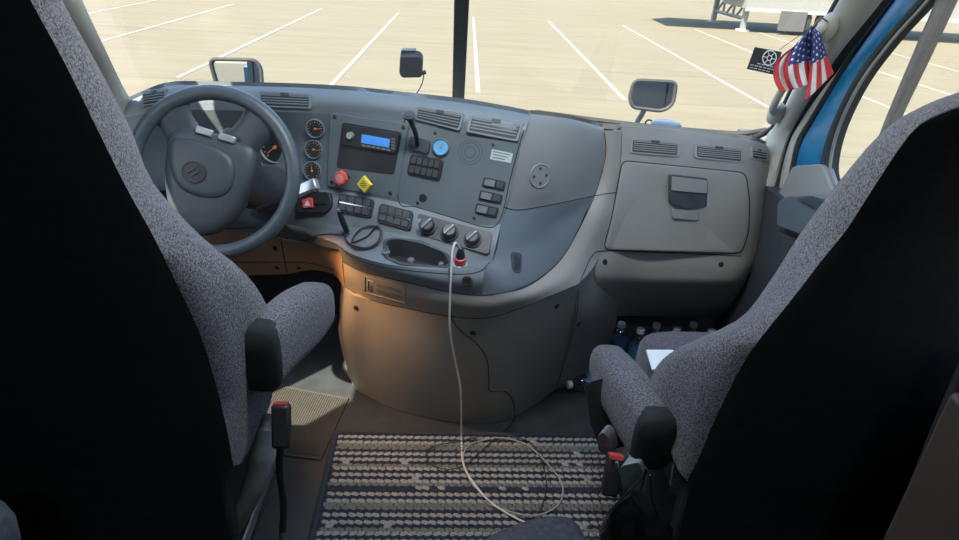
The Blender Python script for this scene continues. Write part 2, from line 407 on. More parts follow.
# --- gauges
def gauge(x, y, rad, needle_ang, nm='gauge', faceM=BLACK):
    o, n = hit(x, y); n = (n*.6+(CAM-o).normalized()*.4).normalized()
    o = o+n*.005
    g = MB().lathe([(rad*1.12, -.022), (rad*1.12, .003), (rad*1.02, .006), (rad*.95, .0035), (rad*.94, .0015), (0.0005, .0015)], o, n, 36).build(nm, MIDGREY, dash)
    u = (RT-n*RT.dot(n)).normalized(); w = n.cross(u)
    mb = MB().lathe([(rad*.93, .0016), (rad*.93, .0021), (.0004, .0021)], o, n, 32)
    mb.build('gauge_face', faceM, g)
    tk = MB()
    for k in range(13):
        a = R_(-45+k*22.5); d = u*math.cos(a)+w*math.sin(a); s = d.cross(n)
        c = o+n*.0024
        L = .74 if k % 2 else .68
        tk.add([c+d*rad*L+s*rad*.02, c+d*rad*.86+s*rad*.02, c+d*rad*.86-s*rad*.02, c+d*rad*L-s*rad*.02], [(0, 1, 2, 3)])
    tk.build('gauge_ticks', PRINT, g, smooth=False)
    a = R_(needle_ang); d = u*math.cos(a)+w*math.sin(a)
    MB().tube([o+n*.0035-d*rad*.15, o+n*.0035+d*rad*.75], [rad*.06, rad*.02], 6).lathe([(rad*.12, .001), (rad*.12, .006)], o, n, 12).build('gauge_needle', NEEDLE, g)
    return g
gauge(276, 147, .047, 215, 'speedometer'); gauge(236, 141, .042, 120, 'tachometer')
for x, y, a in ((316, 128.5, 0), (314.5, 149.5, -10), (313, 171, 100)): gauge(x, y, .0255, a)
g = gauge(441, 147, .022, 60, 'pressure_gauge', mat('pale_blue_dial', (.12, .42, .75), .35))

# --- radio bezel
rb = plate('radio_bezel', [(331, 113), (409, 124), (398, 199), (328, 186)], MATS['mid_grey_plastic'] if False else MATS['dark_grey_fascia_plastic'], dash, h=.006, r=3)
plate('', [(343, 122), (403, 132), (395, 175), (337, 168)], None, None, h=.0012, base=.0056, sink=0, r=3, mb=(m_ := MB())); m_.build('storage_recess', BLACK, rb)
plate('', [(345, 124), (401, 134), (398, 153), (343, 144)], None, None, h=.010, base=.0056, sink=0, r=2.5, mb=(m_ := MB()))
ra = m_.build('car_radio', BLACK, dash)
plate('', [(364, 134), (392, 139), (391, 147.5), (363, 142.5)], None, None, h=.002, base=.0152, sink=0, r=1, mb=(m_ := MB())); m_.build('radio_display', LCD, ra)
m_ = MB()
for i in range(6):
    x = 364+i*4.9; plate('', quad(x, 144+i*.85, x+3.6, 146+i*.85, .17), None, None, h=.0025, base=.0152, sink=0, r=0, cham=.0004, mb=m_)
for i in range(4): plate('', quad(393.5, 138+i*3, 397, 139.8+i*3, .17), None, None, h=.0025, base=.0152, sink=0, r=0, cham=.0004, mb=m_)
m_.build('radio_buttons', MIDGREY, ra)
o, n = hitp(353, 135.5); MB().lathe([(.011, .014), (.011, .02), (.009, .028), (.001, .028)], o, n, 20).build('radio_knob', SILVER, ra)
def screws(pts, r=.0045):
    for x, y in pts:
        o, n = hit(x, y); s = MB().lathe([(r*1.5, -.002), (r*1.5, .0006), (r, .0006), (r, .002), (r*.3, .002)], o+n*.0005, n, 12).build('screw', BLACK, dash)
def screws_on(pts, lift=.006):
    for x, y in pts:
        o, n = hitp(x, y); MB().lathe([(.0062, -.002), (.0062, .0006), (.0045, .0016), (.001, .0016)], o+n*lift, n, 12).build('screw', BLACK, dash)
screws_on([(335.5, 117), (404, 127.5), (332.5, 182), (391, 193)])
screws([(435, 133), (423, 198), (493, 145), (474, 218), (417.5, 203)], .003)
o, n = hit(423, 198); MB().lathe([(.012, -.002), (.012, .001), (.009, .0015), (.001, .0008)], o, n, 16).build('blanking_plug', BLACK, dash)
screws([(356, 308), (473, 333), (557, 306), (605, 262), (721, 264.5), (579, 324)], .006)
screws([(275, 248), (277, 268), (299, 268)], .006)
# brake valves
def valve(x, y, m, kind):
    o, n = hit(x, y); n = (n+Vector((-.15, 0, -.05))).normalized()
    root = MB().lathe([(.009, 0), (.009, .028), (.001, .028)], o, n, 16).build('brake_valve', BLACK, dash)
    e = o+n*.026
    if kind == 'oct':
        MB().lathe([(.016, 0), (.022, .004), (.022, .012), (.019, .016), (.001, .016)], e, n, 8).build('red_knob', m, root)
        MB().lathe([(.013, .0162), (.013, .0168), (.010, .0168), (.010, .0162)], e, n, 16).lathe([(.006, .0162), (.006, .0168), (.001, .0168)], e, n, 12).build('knob_print', mat('pale_red_print', (.75, .3, .28), .5), root)
    else:
        MB().lathe([(.018, 0), (.025, .003), (.025, .011), (.022, .014), (.001, .014)], e, n, 4, u=RT).build('yellow_knob', m, root)
        u = (RT-n*RT.dot(n)).normalized(); w = n.cross(u); mb = MB()
        for i, L in enumerate((.005, .010, .012, .007)):
            c = e+n*.0145+w*(.008-.005*i); mb.add([c-u*L-w*.001, c+u*L-w*.001, c+u*L+w*.001, c-u*L+w*.001], [(0, 1, 2, 3)])
        mb.build('knob_print', BLACK, root, smooth=False)
valve(348, 177, RED, 'oct'); valve(371, 183, YELLOW, 'dia')

# --- stack panel border + contents
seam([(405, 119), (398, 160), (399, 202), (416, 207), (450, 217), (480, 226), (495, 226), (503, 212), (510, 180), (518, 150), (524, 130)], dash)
def switchblock(q, cols_, rows_=2, strip=True, m=BLACK):
    s = plate('switch_block', q, m, dash, h=.006, r=4)
    for j in range(rows_):
        for i in range(cols_):
            u0 = .06+i*.88/cols_; u1 = u0+.88/cols_*.86
            v0 = .09+j*.46; v1 = v0+.34
            mb = MB(); plate('', sub(q, u0, v0, u1, v1), None, None, h=.004, base=.006, sink=0, r=.8, cham=.001, k=2, mb=mb); mb.build('rocker_switch', DKGREY, s)
    if strip:
        mb = MB(); plate('', sub(q, .06, .455, .94, .525), None, None, h=.0055, base=.006, sink=0, r=0, cham=.001, mb=mb); mb.build('grip_strip', CHROME, s)
    return s
switchblock([(340, 193.5), (375, 200), (372, 219), (337, 211.5)], 4)
switchblock([(380.5, 203.5), (414, 212), (411, 231.5), (377, 222)], 4)
switchblock([(411, 154), (444, 160), (440, 181), (407, 174)], 5, strip=False)
for q in ([(484, 177), (506, 181.5), (504, 191), (482, 186)], [(480.5, 190), (503, 195), (501, 204), (478.5, 199.5)], [(477, 203), (499, 208), (496.5, 218), (474.5, 213)]):
    s = plate('switch_block', q, BLACK, dash, h=.005, r=1.5)
    mb = MB(); plate('', sub(q, .08, .15, .55, .85), None, None, h=.005, base=.005, sink=0, r=.8, k=2, mb=mb); mb.build('rocker_switch', MIDGREY, s)
    mb = MB(); plate('', sub(q, .6, .15, .94, .85), None, None, h=.003, base=.005, sink=0, r=.8, k=2, mb=mb); mb.build('rocker_switch', DKGREY, s)
lb = plate('sticker', [(492, 149), (513, 153.5), (511, 163), (490, 159)], mat('pale_green_label', (.42, .52, .50), .6), dash, h=.001, r=0, cham=.0002, sink=.001, label='pale sticker with small print')
mb = MB()
for i in range(3): plate('', sub([(492, 149), (513, 153.5), (511, 163), (490, 159)], .08, .15+i*.28, .9-.1*i, .27+i*.28), None, None, h=.0003, base=.001, sink=0, r=0, cham=.0001, mb=mb)
mb.build('sticker_print', MIDGREY, lb)
# worn glue rings of a removed holder
mb = MB(); o, n = hit(470, 152)
for rr in (.034, .026, .015):
    pts = [o+n*.0006+((RT-n*RT.dot(n)).normalized()*math.cos(a)+(n.cross((RT-n*RT.dot(n)).normalized()))*math.sin(a))*rr*(1+.03*math.sin(3*a)) for a in [R_(20+k*11+rr*900) for k in range(34)]]
    mb.tube(pts, .0007, 5)
mb.build('worn_glue_mark', mat('smudge_grey', (.094, .115, .13), .7), dash)
# lever on the stack
o, n = hit(418, 146)
lv = plate('lever_housing', [(411, 136), (431, 141), (429, 154), (409, 149)], DKGREY, dash, h=.012, r=3)
MB().tube(curve([o+n*.01, P(416, 135, 1.79), P(412, 124, 1.775), P(409, 117, 1.77)], 4), [.006]*4+[.007]*4+[.008]*5, 8).build('lever_stalk', BLACK, lv)
MB().lathe([(.004, -.006), (.014, -.004), (.017, .002), (.012, .009), (.002, .011)], P(409, 116, 1.768), Vector((0, -.35, .9)), 16, sx=1.2, u=RT).build('lever_knob', DKGREY, lv)
# climate knobs
pn = plate('climate_panel', [(418, 213.5), (493, 233), (489, 255), (415, 234)], DKGREY, dash, h=.004, r=4)
for x, y in ((428, 226.5), (449.5, 233.5), (473, 240)):
    o, n = hit(x, y); o = o+n*.004
    k = MB().lathe([(.026, 0), (.026, .003), (.021, .005), (.0195, .020), (.016, .024), (.001, .024)], o, n, 28).build('climate_knob', DKGREY, dash)
    mb = MB(); u = (UP*.7+RT*.7); u = (u-n*u.dot(n)).normalized(); w = n.cross(u)
    M = Matrix((u, w, n)).transposed().to_4x4(); M.translation = o
    mb.box((-.019, -.0035, .022), (.019, .0035, .029), M=M); mb.build('knob_grip', MIDGREY, k, bevel=.001)
    MB().box((.010, -.001, .029), (.018, .001, .0295), M=M).build('knob_pointer', PRINT, k, smooth=False)
    tk = MB()
    for j in range(11):
        a = R_(-60+j*30); d = u*math.cos(a)+w*math.sin(a); c = o+n*.0034+d*.0235
        tk.add([c-d*.0012-d.cross(n)*.0007, c+d*.0012-d.cross(n)*.0007, c+d*.0012+d.cross(n)*.0007, c-d*.0012+d.cross(n)*.0007], [(0, 1, 2, 3)])
    tk.build('knob_marks', PRINT, k, smooth=False)
plate('ac_button', [(418.5, 219), (423, 220), (422.5, 225), (418, 224)], MIDGREY, dash, h=.006, r=.8)
# hazard cluster
hz = plate('column_switch_cover', [(298, 193), (331, 192), (334, 206), (328, 213), (297, 212)], BLACK, dash, h=.012, r=4)
mb = MB(); plate('', [(305, 199), (315, 198), (316, 208), (306, 208.5)], None, None, h=.006, base=.012, sink=0, r=1, mb=mb); hb = mb.build('hazard_button', RED, hz)
mb = MB(); plate('', [(310.5, 200.5), (314, 206), (307.5, 206.3)], None, None, h=.0006, base=.018, sink=0, r=0, cham=.0003, mb=mb); mb.build('hazard_triangle', PRINT, hz, smooth=False)
mb = MB(); plate('', [(317, 204), (330, 203), (330, 204.5), (317, 205.5)], None, None, h=.0015, base=.012, sink=0, r=0, cham=.0003, mb=mb); mb.build('chrome_line', CHROME, hz)
# tray recess, coin wells and pocket
o_ = [(385, 240), (398, 238), (420, 242), (446, 252), (452, 264), (446, 269), (400, 264), (386, 258)]
tp = roundpoly(TRAY, 4); tpts, tn = planepts(tp); tcn = sum(tpts, Vector())/len(tpts); dn = Vector((0, .25, -1)).normalized()
flp = [hit(*(Vector(q)))[0] for q in tp]
def ex_(v, d): return v+(v-tcn).normalized()*d
mb = MB().loft([[ex_(v, .011)+tn*.0008 for v in flp], [ex_(v, .009)+tn*.003 for v in flp], [v+tn*.003 for v in flp], [ex_(v, -.002)+tn*.0 for v in flp], [ex_(v, -.004)+dn*.045 for v in flp], [ex_(v, -.010)+dn*.055 for v in flp]], caps=False)
tr = mb.build('cup_tray', DKGREY, dash, auto=50)
mb = MB(); mb.add([ex_(v, -.010)+dn*.0545 for v in flp], [tuple(range(len(flp)))]); mb.add([ex_(v, -.010)+dn*.057 for v in flp], [tuple(range(len(flp)))]); mb.build('tray_bottom', BLACK, tr)
for x, y, r in ((386, 253, .012), (411, 261, .010), (441, 265, .008)):
    o, n = hit(x, y); MB().lathe([(r, 0), (r, .004), (r*.8, .007), (r*.6, .003), (.001, .003)], o+Vector((0, 0, .001)), Vector((0, -.2, 1)), 18).build('tray_divider', MIDGREY, tr)
wl = plate('coin_pocket', [(350, 233), (374, 234), (380, 245), (374, 254), (352, 249), (346, 240)], MIDGREY, dash, h=.0015, r=5)
sl = plate('handbrake_slot', [(511, 251), (522, 253), (521, 274), (512, 273)], DKGREY, dash, h=.002, r=4)
mb = MB(); plate('', [(513.5, 254.5), (519.5, 256), (518.8, 271), (514, 270)], None, None, h=.001, base=.002, sink=0, r=3, mb=mb); mb.build('slot_opening', BLACK, sl)
# round speaker cap on the side panel
o, n = hit(540, 176); nn = n
sp = MB().lathe([(.036, -.004), (.036, .001), (.033, .003), (.031, .001), (.001, .001)], o, n, 32).build('round_cap', MATS['warm_grey_plastic'], dash)
u = (UP-n*UP.dot(n)).normalized(); w = n.cross(u)
mb = MB()
for a in range(4):
    c = o+(u*math.cos(R_(a*90+10))+w*math.sin(R_(a*90+10)))*.021
    mb.lathe([(.0045, .001), (.0045, .0022), (.0008, .0018)], c, n, 10)
mb.build('cap_holes', BLACK, sp)
# lighter socket under lip
o, n = hit(467, 281); sk = MB().lathe([(.015, -.002), (.015, .002), (.011, .003), (.0105, .001), (.001, .001)], o, n, 20).build('power_socket', DKGREY, dash)
MB().lathe([(.0095, .001), (.0095, .0022), (.001, .0022)], o, n, 16).build('socket_hole', BLACK, sk)
# embossed plaque on taupe band
Q = [(365, 276.5), (405, 286), (405, 303), (365, 292)]
def cpts(poly, l=.0008, k=4):
    out = []
    for i in range(len(poly)-1):
        for t in range(k):
            a_ = Vector(poly[i]).lerp(Vector(poly[i+1]), t/k); h = hit(*a_); out.append(h[0]+h[1]*l)
    h = hit(*poly[-1]); out.append(h[0]+h[1]*l); return out
pq = MB().tube(cpts(Q+[Q[0]]), .0012, 6).build('embossed_plaque', TAUPE, dash)
mb = MB(); random.seed(3)
def qp(u, v): return sub(Q, u, v, u+.01, v+.01)[0]
mb.tube(cpts([qp(.22, .2), qp(.08, .2), qp(.08, .85)]), .0016, 6); mb.tube(cpts([qp(.15, .45), qp(.15, .85)]), .0016, 6)
for i in range(18):
    u0 = .30+.64*(i % 9)/9; v0 = .25+.34*(i//9); mb.tube(cpts([qp(u0, v0), qp(u0+.03*random.random(), v0+.2), qp(u0+.045, v0+.05+.12*random.random())], .0006, 2), .0010, 5)
mb.build('raised_lettering', TAUPE, pq)
# glove box door
gd = [(623, 161), (745, 173), (749, 200), (748, 232), (741, 253), (604, 249), (613, 215)]
pts, n = planepts(gd)
m_ = MB()
gp = roundpoly(gd, 7); ring0 = []; ring1 = []; ring2 = []
for q in gp:
    h, nn = hit(*q); c = Vector((685, 208)); q2 = Vector(q)+(c-Vector(q)).normalized()*1.5; h2, n2 = hit(*q2)
    ring0.append(h-nn*.004); ring1.append(h+nn*.0015); ring2.append(h2+nn*.003)
rings = [ring0, ring1, ring2]
for s in (.95, .9, .82, .72, .6, .48, .36, .24, .12, .04):
    r = []
    for q in gp:
        c = Vector((685, 208)); q2 = c+(Vector(q)-c)*s; h, nn = hit(*q2); r.append(h+nn*.003)
    rings.append(r)
m_.loft(rings); glove = m_.build('glove_box_door', TAUPE, dash)
seam(gd[0:1]+[(624, 163)], dash) if False else None
mb = MB(); mb.tube([hit(*q)[0] for q in [Vector((685, 208))+(Vector(p)-Vector((685, 208)))*1.012 for p in gp]], .0018, 6, closed=True); mb.build('door_gap_shade', GAP_SHADE, dash)  # dark tube drawn in place of shade around the glove door
plate('', [(669, 174), (707, 178), (706, 207), (686, 209), (669, 203)], None, None, h=.001, base=.006, sink=0.004, r=3, mb=(mb := MB())); hd = mb.build('handle_recess', DKGREY, glove)
plate('', [(670.5, 176), (705.5, 180), (705, 193), (670, 190)], None, None, h=.006, base=.007, sink=0, r=1.5, mb=(mb := MB())); mb.build('handle', TAUPE, glove)
plate('', [(672, 209), (698, 211), (697, 220), (672, 218)], None, None, h=.001, base=.005, sink=0.003, r=1.5, cham=.0008, mb=(mb := MB())); mb.build('embossed_label', TAUPE, glove)
# steering column
colroot = MB()
wc = P(213.5, 173, 1.65)
wt = R_(22); wn = Vector((0, -math.cos(wt), math.sin(wt)))
colroot.tube([wc-wn*.07, P(250, 186, 1.80), P(275, 190, 1.93)], [.055, .062, .07], 16)
sc_ = colroot.build('steering_column', DKGREY, dash)
mb = MB(); a = P(262, 205, 1.72); b = P(308, 186, 1.70)
mb.tube([P(258, 210, 1.72), P(285, 200, 1.71), P(297, 192, 1.70)], [.008, .009, .012], 10)
mb.build('shift_stalk', BLACK, dash)
c0 = P(308, 187, 1.70); mb = MB(); dirv = (P(320, 181, 1.69)-P(296, 191, 1.70)).normalized()
upv = (UP-dirv*UP.dot(dirv)).normalized(); M = Matrix((dirv, dirv.cross(upv)*-1, upv)).transposed().to_4x4(); M.translation = c0
mb.box((-.032, -.012, -.016), (.030, .012, .014), M=M); mb.build('stalk_paddle', SILVER, dash, bevel=.004)
mb = MB().box((-.028, -.016, -.026), (.026, .008, -.017), M=M); mb.build('stalk_cover', BLACK, dash, bevel=.003)
plate('column_shroud', [(253, 168), (283, 172), (288, 190), (254, 190)], BLUEGREY, dash, h=.03, r=3)

# ================================================================== STEERING WHEEL
sw = empty('steering_wheel', wc, 'large dark steering wheel with round badge in front of the driver gauges', 'steering wheel')
ux = Vector((1, 0, 0)); uy = wn.cross(ux)   # uy points up-ish along wheel plane
if uy.z < 0: uy = -uy
ROLLW = R_(-14)
ux, uy = ux*math.cos(ROLLW)+uy*math.sin(ROLLW), uy*math.cos(ROLLW)-ux*math.sin(ROLLW)
def WP(a, b, h=0): return wc+ux*a+uy*b+wn*h
RW = .205
mb = MB(); mb.tube([WP(RW*math.cos(t), RW*math.sin(t)) for t in [2*math.pi*k/72 for k in range(72)]], .0195, 16, closed=True)
mb.build('wheel_rim', WHEELM, sw)
# hub pad : outline in wheel plane (metres), domed
def pad(outl, h0, h1, name, m, dome=.02, parent=sw, cx=0, cy=0):
    pts = curve([Vector((a, b, 0)) for a, b in outl], 6, True); rings = []
    for s, h in ((1, h0), (1.0, h1-dome), (.94, h1-dome*.45), (.8, h1-dome*.15), (.5, h1), (.1, h1+dome*.05)):
        rings.append([WP(cx+(p.x-cx)*s, cy+(p.y-cy)*s, h) for p in pts])
    return MB().loft(rings).build(name, m, parent, auto=60)
hub = pad([(-.135, .085), (-.06, .098), (.02, .098), (.08, .092), (.097, .03), (.088, -.04), (.068, -.11), (.025, -.160), (-.03, -.172), (-.08, -.145), (-.117, -.07), (-.137, .01)], -.055, .0, 'wheel_hub', HUBM, .02)
pad([(-.118, .055), (-.05, .068), (.03, .055), (.055, .0), (.04, -.05), (-.02, -.07), (-.08, -.055), (-.115, 0)], -.02, .010, 'horn_pad', HUBM, .010, hub, -.03, 0)
# badge
bc = (-.045, -.012)
MB().lathe([(.0285, .004), (.0285, .013), (.025, .014), (.0245, .0125), (.001, .0125)], WP(*bc), wn, 32, sx=1.15, u=ux).build('wheel_badge', BLACK, hub)
mb = MB()
for a0, b0, a1, b1 in ((-.016, -.008, .004, .014), (-.004, -.014, .016, .008)):
    mb.tube([WP(bc[0]+a0, bc[1]+b0, .0135), WP(bc[0]+(a0+a1)/2, bc[1]+(b0+b1)/2, .015), WP(bc[0]+a1, bc[1]+b1, .0135)], [.001, .003, .001], 6)
mb.tube([WP(bc[0]+.026*math.cos(t)*1.1, bc[1]+.026*math.sin(t), .0138) for t in [2*math.pi*k/32 for k in range(32)]], .0012, 5, closed=True)
mb.build('badge_emblem', DKGREY, hub)
# spokes: upper left, upper right with switch pods, and lower pad arms
def spoke(p0, p1, w0, w1, h0=-.03, h1=-.006):
    a, b = Vector(p0), Vector(p1); d = (b-a).normalized(); s = Vector((-d.y, d.x))
    rings = []
    for t in (0, .3, .6, .85, 1):
        c = a+(b-a)*t; w = w0+(w1-w0)*t+(.014*(abs(t-.5)*2)**2)
        hh = h0+(h1-h0)*t; pts = []
        for q in range(12):
            an = 2*math.pi*q/12; pts.append(WP(*(c+s*w*math.cos(an)), hh+.014*math.sin(an)))
        rings.append(pts)
    MB().loft(rings).build('wheel_spoke', HUBM, sw)
spoke((-.095, .06), (-.150, .125), .045, .042); spoke((.035, .078), (.085, .172), .042, .046)
mb = MB(); 
for cx in (-.030, .030):
    M = Matrix((ux, uy, wn)).transposed().to_4x4(); M.translation = WP(cx-.02, .095, -.012)
    mb.box((-.022, -.008, 0), (.022, .010, .014), M=M)
mb.build('thumb_switch', SILVER, sw, bevel=.003)

# ================================================================== SEATS
def seat(name, label, RF, cxx, side, cush, arm, bucklef):
    root = empty(name, (cxx, 1.25, 0), label, 'seat', 'suspension seats of the cab')
    rows = []
    def mir(v): return Vector((2*cxx-v.x, v.y, v.z))
    Rc = curve([P(*a) for a, b in RF], 3); Fc = curve([P(*b) for a, b in RF], 3)
    rings = []; vin = []
    for i, (r, f) in enumerate(zip(Rc, Fc)):
        inw = Vector((cxx-r.x, 0, 0)).normalized()
        w = abs(cxx-r.x)
        d = f-r
        L = [r, r+d*.35+inw*(-.006), r+d*.7+inw*(-.006), f, f+inw*.018+d*.10, f+inw*.05+d*.10, f+inw*min(.10, w*.5)-d*.10, f+inw*min(.16, w*.8)-d*.22]
        ring = L+[mir(v) for v in L[::-1]]
        rings.append(ring)
        e = .004
        vin.append([r+Vector((0, -e, 0))-inw*e+d*.03, r+Vector((0, -.012, .0))+inw*.02, r+Vector((0, -.018, 0))+inw*w*.5, mir(r+Vector((0, -.018, 0))+inw*w*.5), mir(r+Vector((0, -.012, 0))+inw*.02), mir(r+Vector((0, -e, 0))-inw*e+d*.03), mir(r)+Vector((0, .02, 0)), r+Vector((0, .02, 0))+inw*.01])
    # rounded top
    top = rings[-1]; c = sum(top, Vector())/len(top)
    for s, dz in ((.85, .035), (.6, .055), (.2, .065)):
        rings.append([c+(v-c)*s+Vector((0, 0, dz)) for v in top])
    MB().loft(rings).build('backrest', FABRIC, root, auto=75)
    topv = vin[-1]; cv = sum(topv, Vector())/len(topv)
    vin.append([cv+(v-cv)*.8+Vector((0, 0, .04)) for v in topv])
    MB().loft(vin).build('back_panel', FABDARK, root, auto=60)['label'] = 'black vinyl rear cover'
    # cushion
    x0, x1, y0, y1, z0, z1 = cush
    rg = []
    for k in range(9):
        t = k/8; y = y0+(y1-y0)*t; sh = 1-.25*max(0, t-.75)*4*.5
        ring = []
        for q in range(24):
            a = 2*math.pi*q/24; ca, sa = math.cos(a), math.sin(a)
            sx = abs(ca)**.35*(1 if ca > 0 else -1); sz = abs(sa)**.5*(1 if sa > 0 else -1)
            ring.append(Vector(((x0+x1)/2+(x1-x0)/2*sx*(1-.06*max(0, t-.7)*3), y, (z0+z1)/2+(z1-z0)/2*sz*sh*(1+.12*abs(ca)**3*(sa > 0)))))
        rg.append(ring)
    e = rg[-1]; c = sum(e, Vector())/24; rg.append([c+(v-c)*.75+Vector((0, .03, 0)) for v in e])
    MB().loft(rg).build('seat_cushion', FABRIC2, root, auto=60)
    # armrest
    rg = []
    cs = curve([P(*a[:3]) for a in arm], 4); ws = curve([Vector((a[3], a[4], 0)) for a in arm], 4)
    for c, w in zip(cs, ws):
        ring = []
        for q in range(20):
            a = 2*math.pi*q/20; ca, sa = math.cos(a), math.sin(a)
            ring.append(c+Vector((w.x*abs(ca)**.6*(1 if ca > 0 else -1), 0, w.y*abs(sa)**.6*(1 if sa > 0 else -1))))
        rg.append(ring)
    c = cs[-1]; rg.append([c+(v-c)*.8+Vector((0, .018, 0)) for v in rg[-1]]); rg.append([c+(v-c)*.25+Vector((0, .028, 0)) for v in rg[-2]])
    c = cs[0]; 
    MB().loft(rg).build('armrest', FABRIC, root, auto=60)
    cap = [[c+(v-c)*s+Vector((0, dy, 0)) for v in rg[0]] for s, dy in ((1.03, .03), (1.04, -.004), (.9, -.016), (.3, -.02))]
    MB().loft(cap).build('armrest_end_cap', FABDARK, root, auto=60)
    MB().tube([Vector((c.x-.03*side*-1, c.y+.02, c.z)), Vector((cxx+side*-.2, 1.06, c.z-.02))], .022, 12).build('armrest_pivot', FABDARK, root)
    # pedestal + rails
    MB().box((cxx-.21, 1.10, .04), (cxx+.21, 1.38, z0+.06)).build('seat_pedestal', FABDARK, root, bevel=.02)
    MB().box((cxx-.25, 1.06, .03), (cxx+.25, 1.10, z0+.10)).build('rear_skirt', FABDARK, root, bevel=.01)
    for s in (-1, 1):
        MB().box((cxx+s*.19-.02, 1.05, .0), (cxx+s*.19+.02, 1.62, .045)).build('seat_rail', SILVER, root, bevel=.004)
    bucklef(root)
    return root
def left_extras(root):
    MB().tube(curve([P(268, 414, 1.20), P(263, 440, 1.17), P(259, 470, 1.15), (248, 500, 1.13), (230, 530, 1.12)], 5), [.010]*3+[.018]*4+[.026]*7+[.024]*7, 14).build('side_cover', MIDGREY, root)
    MB().tube([P(274, 478, 1.14), P(262, 512, 1.10), P(252, 545, 1.06)], .006, 8).build('side_rail', CHROME, root)
    # buckle on a flexible stalk
    MB().tube(curve([P(281, 440, 1.08), P(280, 470, 1.07), P(284, 505, 1.06), P(283, 535, 1.05), PZ(286, 560, .30)], 4), .0085, 10).build('buckle_stalk', BLACK, root)
    bk = MB().box((-.019, -.012, -.045), (.019, .012, .045), M=Matrix.Translation(P(281.5, 426, 1.08)) @ Matrix.Rotation(R_(-3), 4, 'Y') @ Matrix.Rotation(R_(-25), 4, 'X')).build('seat_belt_buckle', BLACK, root, bevel=.006)
    MB().box((-.014, -.010, .043), (.014, .010, .049), M=Matrix.Translation(P(281.5, 426, 1.08)) @ Matrix.Rotation(R_(-3), 4, 'Y') @ Matrix.Rotation(R_(-25), 4, 'X')).build('release_button', mat('dull_red', (.35, .05, .06), .5), bk, bevel=.001)
def right_extras(root):
    M = Matrix.Translation(P(612, 476, 1.12)) @ Matrix.Rotation(R_(8), 4, 'Y') @ Matrix.Rotation(R_(-25), 4, 'X')
    bk = MB().box((-.019, -.012, -.045), (.019, .012, .048), M=M).build('seat_belt_buckle', BLACK, root, bevel=.006)
    MB().box((-.016, -.0125, .040), (.016, .011, .051), M=M).build('release_button', RED, bk, bevel=.001)
    pts = roundpoly([(597, 436), (603, 432), (609, 438), (613, 455), (603, 455), (598, 450)], 3); A = [P(x, y, 1.16) for x, y in pts]
    MB().loft([A, [p+Vector((.02, .03, 0)) for p in A]]).build('buckle_bracket', MIDGREY, root, bevel=.004)
    pts = roundpoly([(620, 466), (639, 462), (646, 478), (645, 500), (622, 510)], 4); A = [P(x, y, 1.10) for x, y in pts]
    MB().loft([A, [p+Vector((.03, .04, 0)) for p in A]]).build('side_cover', mat('pale_blue_plastic', (.22, .28, .31), .4), root, bevel=.006)
    MB().tube([P(617, 462, 1.11), P(620, 485, 1.10), P(622, 515, 1.09)], .004, 8).build('bright_strut', CHROME, root)
    pts = [(583, 385), (592, 380), (600, 415), (612, 450), (600, 452), (590, 425)]; A = [P(x, y, 1.32) for x, y in pts]
    MB().loft([A, [p+Vector((.05, .02, 0)) for p in A]]).build('height_lever', DKGREY, root, bevel=.004)
RF_L = [((232, 466, 1.05), (243, 462, 1.12)), ((222, 420, 1.03), (270, 405, 1.23)), ((205, 360, 1.01), (277, 345, 1.25)), ((190, 320, .99), (268, 308, 1.22)), ((171, 280, .97), (245, 273, 1.16)),
        ((150, 235, .95), (202, 237, 1.11)), ((124, 187, .93), (154, 184, 1.06)), ((98, 135, .91), (131, 130, 1.03)), ((62, 62, .89), (96, 62, 1.0)), ((28, 0, .87), (62, 0, .97)), ((-2, -60, .85), (30, -70, .94)), ((-60, -120, .83), (-20, -130, .91))]
seat('captain_chair', 'grey speckled driver seat with black back behind the steering wheel', RF_L, -.72, -1, (-.97, -.475, 1.08, 1.40, .34, .52),
     [(259, 359, 1.14, .044, .078), (280, 337, 1.24, .049, .078), (301, 318, 1.36, .053, .078), (315, 305, 1.46, .050, .066)], left_extras)
RF_R = [((688, 482, 1.05), (672, 455, 1.11)), ((703, 455, 1.04), (656, 420, 1.19)), ((718, 421, 1.03), (648, 391, 1.24)), ((744, 369, 1.01), (657, 366, 1.24)), ((764, 338, .99), (680, 347, 1.21)),
        ((795, 298, .97), (736, 321, 1.17)), ((824, 260, .96), (764, 290, 1.13)), ((850, 228, .95), (800, 234, 1.09)), ((871, 195, .93), (834, 188, 1.06)), ((912, 134, .90), (882, 132, 1.02)), ((942, 114, .89), (925, 105, .99)), ((975, 103, .88), (965, 90, .97))]
seat('captain_chair', 'grey speckled passenger seat with black back facing the glove box', RF_R, .77, 1, (.50, 1.04, 1.10, 1.53, .32, .535),
     [(654, 442, 1.13, .046, .074), (636, 410, 1.24, .052, .074), (618, 382, 1.36, .052, .068), (606, 362, 1.46, .044, .054)], right_extras)

